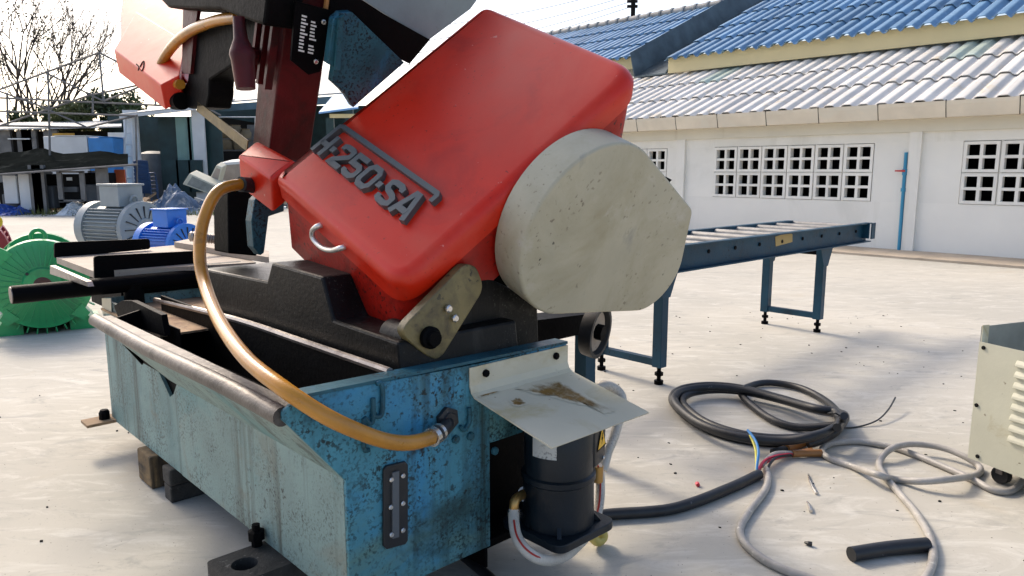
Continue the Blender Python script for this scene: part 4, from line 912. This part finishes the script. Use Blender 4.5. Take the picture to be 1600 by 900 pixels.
for i, (x, y, s_) in enumerate(((352, 208, 9), (368, 206, 10), (386, 212, 9), (356, 226, 9), (374, 226, 10))):
    q = D(x, y, 29); MB().lathe(q - ZZ * .25, ZZ, [(0, .12), (.1, .22), (.35, .24), (.45, .18), (.5, .2)], 14).build('clay_pot', M('dusty_clay', (.2, .16, .1), .8, var=.3), None, smooth=True)
    o = bpy.data.objects[[k.name for k in bpy.data.objects if k.name.startswith('clay_pot')][-1]]; tag(o, 'dusty clay pot on the rack inside the dark shed', 'pot', 'clay pots on the shed rack')
rk = thing('pot_rack', 'dark rack holding clay pots inside the shed', 'rack', V((D(370, 300, 29).x, 29, 0)))
pbox('shelf', 340, 216, 400, 218, 28.8, .5, m_pole, rk); pbox('shelf', 340, 234, 400, 236, 28.8, .5, m_pole, rk)
for x in (341, 397): pbox('upright', x, 195, x + 2, 400, 28.9, .1, m_pole, rk)
# stacked chairs
def chair(z, Y, px, first, lab):
    c = D(px, 280, Y); t = thing('stacking_chair', lab, 'chair', V((c.x, Y, z)), 'stacked blue chairs by the ladder')
    o6 = V((c.x, Y, z)); wd = .5
    prism('seat', [o6 + V((-.23, -.22, .42)), o6 + V((.23, -.22, .42)), o6 + V((.21, .2, .44)), o6 + V((-.21, .2, .44))], ZZ * .025, m_chair, t, bevel=.008)
    prism('backrest', [o6 + V((-.21, -.235, .44)), o6 + V((.21, -.235, .44)), o6 + V((.24, -.34, .82)), o6 + V((.1, -.345, .85)), o6 + V((-.1, -.345, .85)), o6 + V((-.24, -.34, .82))], V((0, .022, .01)), m_chair, t, bevel=.006)
    for sx in (-1, 1):
        for sy in (-1, 1): MB().tube([o6 + V((sx * .2, sy * .19, .42)), o6 + V((sx * .24, sy * .25, 0))], .018, 6).build('leg', m_chair, t)
    return t
for i in range(6): chair(i * .13, YS - 1.2, 229, i, 'navy blue plastic chair, %s of the stack beside the ladder' % ('lowest', 'second from the bottom', 'third from the bottom', 'third from the top', 'second from the top', 'topmost')[i])
la = thing('ladder', 'pale wooden ladder leaning against the shed post', 'ladder', V((D(200, 300, YS - .3).x, YS - .3, 0)))
for x0, x1 in ((191, 196), (208, 206)): MB().tube([D(x0, 300, YS - .6) * V((1, 1, 0)), D(x1, 180, YS - .2)], .045, 6).build('side_rail', m_white, la)
for i in range(8):
    t = i / 8 + .05; MB().tube([(D(191, 300, YS - .6) * V((1, 1, 0))).lerp(D(196, 180, YS - .2), t), (D(208, 300, YS - .6) * V((1, 1, 0))).lerp(D(206, 180, YS - .2), t)], .025, 6).build('rung', m_white, la)
tk = D(240, 250, YS + 1); tag(MB().lathe(V((tk.x, tk.y, 0)), ZZ, [(0, .62), (1.5, .62), (1.75, .5), (1.85, .2)], 24).build('water_tank', m_tank, None, smooth=True), 'dark grey round tank inside the green shed', 'tank')
for x0, y0, x1, y1, Y, mt, n_, lab in ((85, 213, 135, 234, 25, m_white, 'white_cabinet', 'white sheet metal cabinet above the black tarp'), (135.5, 214, 152, 234, 25.1, m_white, 'vented_cabinet', 'narrow white vented cabinet beside the blue bin'), (153, 215, 176, 234, 25, m_skyb, 'blue_bin', 'light blue plastic bin on the junk pile')):
    t = thing(n_, lab, 'bin' if 'bin' in n_ else 'cabinet', V((D((x0 + x1) / 2, 300, Y).x, Y, 0)))
    pbox('body', x0, y0, x1, 400, Y, .7, mt, t, bevel=.02); pbox('top', x0 - .5, y0 - 1.5, x1 + .5, y0 - .3, Y - .02, .74, mt, t)
tag(pbox('orange_plank', 180, 265, 194, 289, 21.5, .06, m_orange), 'orange board leaning under the black tarp edge', 'board'); tag(pbox('orange_box', 168, 275, 178, 290, 21.4, .3, m_orange), 'small orange box under the black tarp', 'box')
# old kiosk under the left roof
lf = thing('low_shed', 'low dark shed with rusty roof edge behind the black tarp', 'shed', V((D(50, 300, 29).x, 29, 0)))
pbox('wall', -40, 205, 175, 400, 30, .2, m_dark, lf); prism('roof_sheet', [D(-40, 204, 28.6), D(190, 199, 28.6), D(190, 190, 33), D(-40, 194, 33)], ZZ * .05, m_shedroof, lf)
for x in (12, 45, 52, 86): pbox('post', x, 203, x + 3, 400, 28.9, .12, m_pole, lf)
pbox('yellow_board', 82, 208, 115, 213, 28.4, .06, M('rusty_yellow', (.5, .28, .04), .6, var=.4), lf)
pbox('window_frame', 12, 216, 46, 218, 28.8, .05, m_white, lf); pbox('wall_panel', 176, 207, 195, 300, 27.5, .1, m_white, lf)
# tarp canopy
YT = 20.
tpn = thing('tarp_canopy', 'sagging black shade tarp stretched over junk on low posts', 'canopy', V((D(90, 300, YT).x, YT, 0)))
def tz(i, j):
    x = -30 + i * 230 / 16; t = i / 16
    ridge = 240 - 8 * math.exp(-((t - .38) / .12) ** 2) - 4 * math.exp(-((t - .8) / .1) ** 2) + 1.2 * math.sin(t * 23)
    edge = 273 - 16 * max(0, t - .1)
    y = ridge + (edge - ridge) * (j / 8) ** .8 + 1.5 * math.sin(i * 1.7 + j * 2.1)
    return D(x, y, YT + 2.4 - 2.4 * j / 8)
tv = [tz(i, j) for j in range(9) for i in range(17)]
mk('tarp', tv + [p - ZZ * .01 for p in tv], [(j * 17 + i, j * 17 + i + 1, (j + 1) * 17 + i + 1, (j + 1) * 17 + i) for j in range(8) for i in range(16)] + [(153 + j * 17 + i, 153 + (j + 1) * 17 + i, 153 + (j + 1) * 17 + i + 1, 153 + j * 17 + i + 1) for j in range(8) for i in range(16)], m_tarp, tpn, smooth=True)
for x in (57, 62, 160): pbox('post', x, 258, x + 5, 400, YT + .4, .1, m_pole, tpn)
MB().tube([D(-20, 274, YT), D(215, 257, YT)], .03, 6).build('edge_pole', m_pole, tpn)
sf = thing('steel_frame', 'grey steel cabinet frame with dark machinery inside under the tarp', 'frame', V((D(110, 300, YT + .5).x, YT + .5, 0)))
for q in ((92, 268, 95, 316), (127, 268, 130, 314), (92, 267, 130, 270), (92, 312, 130, 315)): pbox('frame_bar', *q, YT + .3, .06, m_pole, sf)
pbox('machine_body', 96, 272, 126, 312, YT + .6, .6, m_dark, sf); pbox('dial', 104, 277, 112, 282, YT + .58, .02, m_white, sf); pbox('gear_box', 98, 292, 120, 300, YT + .5, .1, m_tank, sf)
for x0, y0, x1, y1, lab in ((8, 274, 24, 298, 'short white board standing beside the tall white panel under the tarp'), (33, 272, 52, 308, 'tall white panel standing beneath the black tarp')):
    tag(pbox('junk_board', x0, y0, x1, y1 + 20, YT + .5, .08, m_white, bevel=.01), lab, 'panel')
for x0, y0, x1, y1, lab in ((0, 285, 32, 315, 'dark scrap machine behind the short white board under the tarp'), (58, 272, 88, 316, 'dark scrap machine between the tall white panel and the steel frame'), (131, 270, 166, 314, 'dark scrap machine between the steel frame and the orange box')):
    t = thing('scrap_machine', lab, 'machine', V((D((x0 + x1) / 2, 300, YT + 1).x, YT + 1, 0)))
    pbox('body', x0, y0, x1, y1 + 10, YT + 1., .8, m_dark, t, bevel=.04); pbox('motor_block', x0 + 4, y0 + 18, x1 - 6, y1 + 10, YT + .7, .28, m_tank, t, bevel=.04); pbox('cap', x0 + 6, y0 - 3, x0 + 14, y0 - .2, YT + 1.1, .3, m_pole, t)
# white junk boxes
for pl_, Y, dep, lab in ((((285, 288), (296, 271), (342, 292), (331, 305)), 21.5, .5, 'tipped pale cream sink tub on the junk heap'), (((325, 284), (338, 258), (347, 262), (340, 291)), 22, .4, 'tilted cream control panel with holes on the junk heap'), (((345, 254), (385, 251), (388, 290), (342, 285)), 23, .9, 'large white cabinet lying behind the blue tarp heap')):
    t = thing('white_junk', lab, 'junk', V((D(pl_[0][0], 300, Y).x, Y, 0)))
    pts_ = [D(x, y, Y) for x, y in pl_]; prism('shell', pts_, V((0, dep, .1)), m_cab if 'cream' in lab else m_white, t, bevel=.02)
    c_ = sum(pts_, V()) / 4; prism('recess', [c_.lerp(p, .75) - V((0, .004, 0)) for p in pts_], V((0, .002, 0)), m_cabin if 'tub' in lab else m_tan, t)
# crumpled tarps
def heap(name, lab, x0, x1, ytop, ybot, Y, mat, seed):
    rr = random.Random(seed); a, b_ = D(x0, 300, Y).x, D(x1, 300, Y).x; n, m = 34, 16
    H_ = D(0, ytop, Y).z; H_ = max(.15, H_)
    ph = [rr.uniform(0, 6) for _ in range(8)]; vs = []
    for j in range(m):
        for i in range(n):
            t, s_ = i / (n - 1), j / (m - 1)
            env = (math.sin(math.pi * t) ** .7) * (math.sin(math.pi * s_) ** .6)
            z = H_ * env * (.55 + .28 * math.sin(t * 9 + s_ * 5 + ph[0]) + .22 * math.sin(t * 21 - s_ * 9 + ph[1]) + .18 * abs(math.sin(t * 33 + s_ * 17 + ph[2])))
            vs.append(V((a + (b_ - a) * t + rr.uniform(-.03, .03), Y - .9 + 1.8 * s_, max(.008, z))))
    tag(mk(name, vs, [(j * n + i, j * n + i + 1, (j + 1) * n + i + 1, (j + 1) * n + i) for j in range(m - 1) for i in range(n - 1)], mat), lab, 'tarp')
heap('tarp_heap', 'crumpled blue grey tarp heap on the yard edge', 222, 332, 293, 325, 21, m_btarp, 3)
heap('tarp_heap', 'small bright blue crumpled sheet in the grass', -10, 46, 317, 330, 20.5, m_btarp2, 5)
heap('rag_heap', 'pale crumpled rag lying by the dark scrap', 106, 140, 316, 324, 20.5, m_white, 9)
# tent frame
tf = thing('tent_frame', 'bare steel tent frame with peaked trusses in front of the bare tree', 'frame', V((D(100, 300, 22).x, 22, 0)))
for Yf, segs in ((22, [((-20, 147), (155, 82)), ((155, 82), (345, 180)), ((155, 82), (162, 158)), ((-20, 152), (300, 167)), ((-20, 173), (212, 181)), ((72, 114), (162, 158)), ((145, 148), (240, 128)), ((162, 158), (232, 130)), ((-10, 200), (145, 147)), ((75, 113), (77, 196)), ((11, 145), (12, 195)), ((145, 148), (145, 179)), ((72, 170), (136, 199)), ((0, 143), (75, 170)), ((-20, 196), (140, 199)), ((136, 199), (215, 180)), ((212, 181), (213, 300)), ((242, 148), (243, 166))]),):
    for a, b_ in segs: MB().tube([D(*a, Yf), D(*b_, Yf) if b_[1] < 300 else D(*b_, Yf) * V((1, 1, 0))], .028, 6).build('frame_tube', m_pole, tf)
for x in (-15, 77): MB().tube([D(x, 196, 22), D(x, 300, 22) * V((1, 1, 0))], .03, 6).build('frame_leg', m_pole, tf)
# trees
def bare_tree(name, label, base, H_, seed, spread):
    rr = random.Random(seed); t = thing(name, label, 'tree', base)
    tr, bw, lv = MB(), MB(), MB()
    def grow(p, d, L, r, dep, mb):
        pts = [p]; dd = d.copy()
        for k in range(4):
            dd = (dd + V((rr.uniform(-.14, .14), rr.uniform(-.14, .14), rr.uniform(-.02, .1)))).normalized(); pts.append(pts[-1] + dd * L / 4)
        mb.tube(pts, [r * (1 - .12 * k) for k in range(5)], 6 if dep < 2 else 4, caps=False)
        if dep >= 6: return
        for k in range(2 + (rr.random() < .55)):
            a = rr.uniform(0, 6.28); tilt = rr.uniform(.25, .6); o7 = dd.orthogonal().normalized(); o7.rotate(Matrix.Rotation(a, 3, dd))
            grow(pts[-1] if k < 2 else pts[2], (dd * math.cos(tilt) + o7 * math.sin(tilt) + ZZ * .12).normalized(), L * rr.uniform(.66, .84), r * .6, dep + 1, bw)
            if dep > 3 and pts[-1].x < base.x + 1 and rr.random() < .3:
                for _ in range(2):
                    q = pts[-1] + V((rr.uniform(-.3, .3), rr.uniform(-.3, .3), rr.uniform(-.3, .3))); s_ = rr.uniform(.06, .14)
                    lv.add([q, q + V((s_, .02, s_ * .5)), q + V((.0, .05, s_))], [(0, 1, 2)])
    for k in range(spread):
        a = 2 * math.pi * k / spread + .4; grow(base + V((.25 * math.cos(a), .25 * math.sin(a), 0)), V((math.cos(a) * .38, math.sin(a) * .3, 1)).normalized(), H_ * .24, .12, 0, tr)
    tr.build('trunk', m_twig, t); bw.build('branches', m_twig, t); 
    if lv.f: lv.build('leaves', m_leafd, t)
bare_tree('bare_tree', 'tall bare multi stemmed tree behind the tent frame', V((D(62, 300, 36).x, 36, 0)), 13.0, 4, 6)
def bush(name, label, px, Y, cz, rx, rz, n, mat, seed):
    rr = random.Random(seed); c = D(px, cz, Y); t = thing(name, label, 'tree', V((c.x, Y, 0))); lf_ = MB()
    cl = [(V((rr.uniform(-1, 1) * rx * .75, rr.uniform(-1, 1) * rx * .5, rr.uniform(-.8, .8) * rz)), rr.uniform(.3, .5) * rz) for _ in range(16)]
    for i in range(n):
        o8, r_ = rr.choice(cl); d_ = V((rr.gauss(0, 1), rr.gauss(0, 1), rr.gauss(0, 1))).normalized() * r_ * rr.uniform(.6, 1.1)
        q = c + o8 + d_; s_ = rr.uniform(.1, .2); e_ = V((rr.uniform(-1, 1), rr.uniform(-1, 1), rr.uniform(-1, 1))).normalized(); g_ = e_.orthogonal().normalized()
        lf_.add([q, q + e_ * s_ + g_ * s_ * .3, q + e_ * s_ * 1.8, q + e_ * s_ - g_ * s_ * .3], [(0, 1, 2, 3)])
    lf_.build('crown', mat, t)
    tr = MB(); tr.tube([V((c.x, Y, 0)), V((c.x + .1, Y, c.z - rz * .3)), c], [.2, .14, .06], 7)
    for _ in range(5): o8 = rr.choice(cl)[0]; tr.tube([c - ZZ * rz * .4, c + o8], [.07, .025], 5)
    tr.build('trunk', m_twig, t)
bush('leafy_tree', 'round olive green tree beside the shed roof', 188, 34, 182, 1.3, 1.0, 2600, m_leaf, 1)
bush('leafy_tree', 'low dark green tree beneath the bare tree', 85, 35, 186, 1.7, .8, 2400, m_leaf, 2)
bush('leafy_tree', 'small yellowish shrub under the tent frame end', 115, 33, 188, .8, .7, 1200, m_leaf2, 6)
# weeds along the yard edge
rr = random.Random(8); gm = MB()
for i in range(2600):
    x, y = rr.uniform(-20, -7.4), rr.choice((rr.gauss(20.3, .35), rr.uniform(20, 24))); h_ = rr.uniform(.05, .22) * (1.4 if rr.random() < .1 else 1)
    q = V((x, y, 0)); l_ = V((rr.uniform(-.08, .08), rr.uniform(-.08, .08), h_))
    gm.add([q, q + V((.02, .0, 0)), q + l_], [(0, 1, 2)])
gm.build('grass', m_grass, None, kind='stuff', label='dry weeds along the yard edge')

# loose scrap lying along the yard edge
for n_, mt, sd_, cnt in (('rusty_scrap', m_rust, 21, 90), ('pale_scrap', m_white, 22, 60), ('dark_scrap', m_tank, 23, 90)):
    rr = random.Random(sd_); sc_ = MB()
    for i in range(cnt):
        x, y = rr.uniform(-18, -6.6), rr.gauss(22.3, .8); a_ = rr.uniform(0, 3.14); l_ = rr.uniform(.1, .7); ca, sa_ = math.cos(a_), math.sin(a_); t_ = rr.uniform(-.1, .5)
        sc_.box(V((x, y, rr.uniform(0, .12))), V((ca * l_, sa_ * l_, t_ * l_)), V((-sa_, ca, .1)) * rr.uniform(.04, .3), ZZ * rr.uniform(.02, .16))
    sc_.build(n_, mt, None, kind='stuff', label='loose %s pieces along the yard edge' % n_.replace('_', ' '))
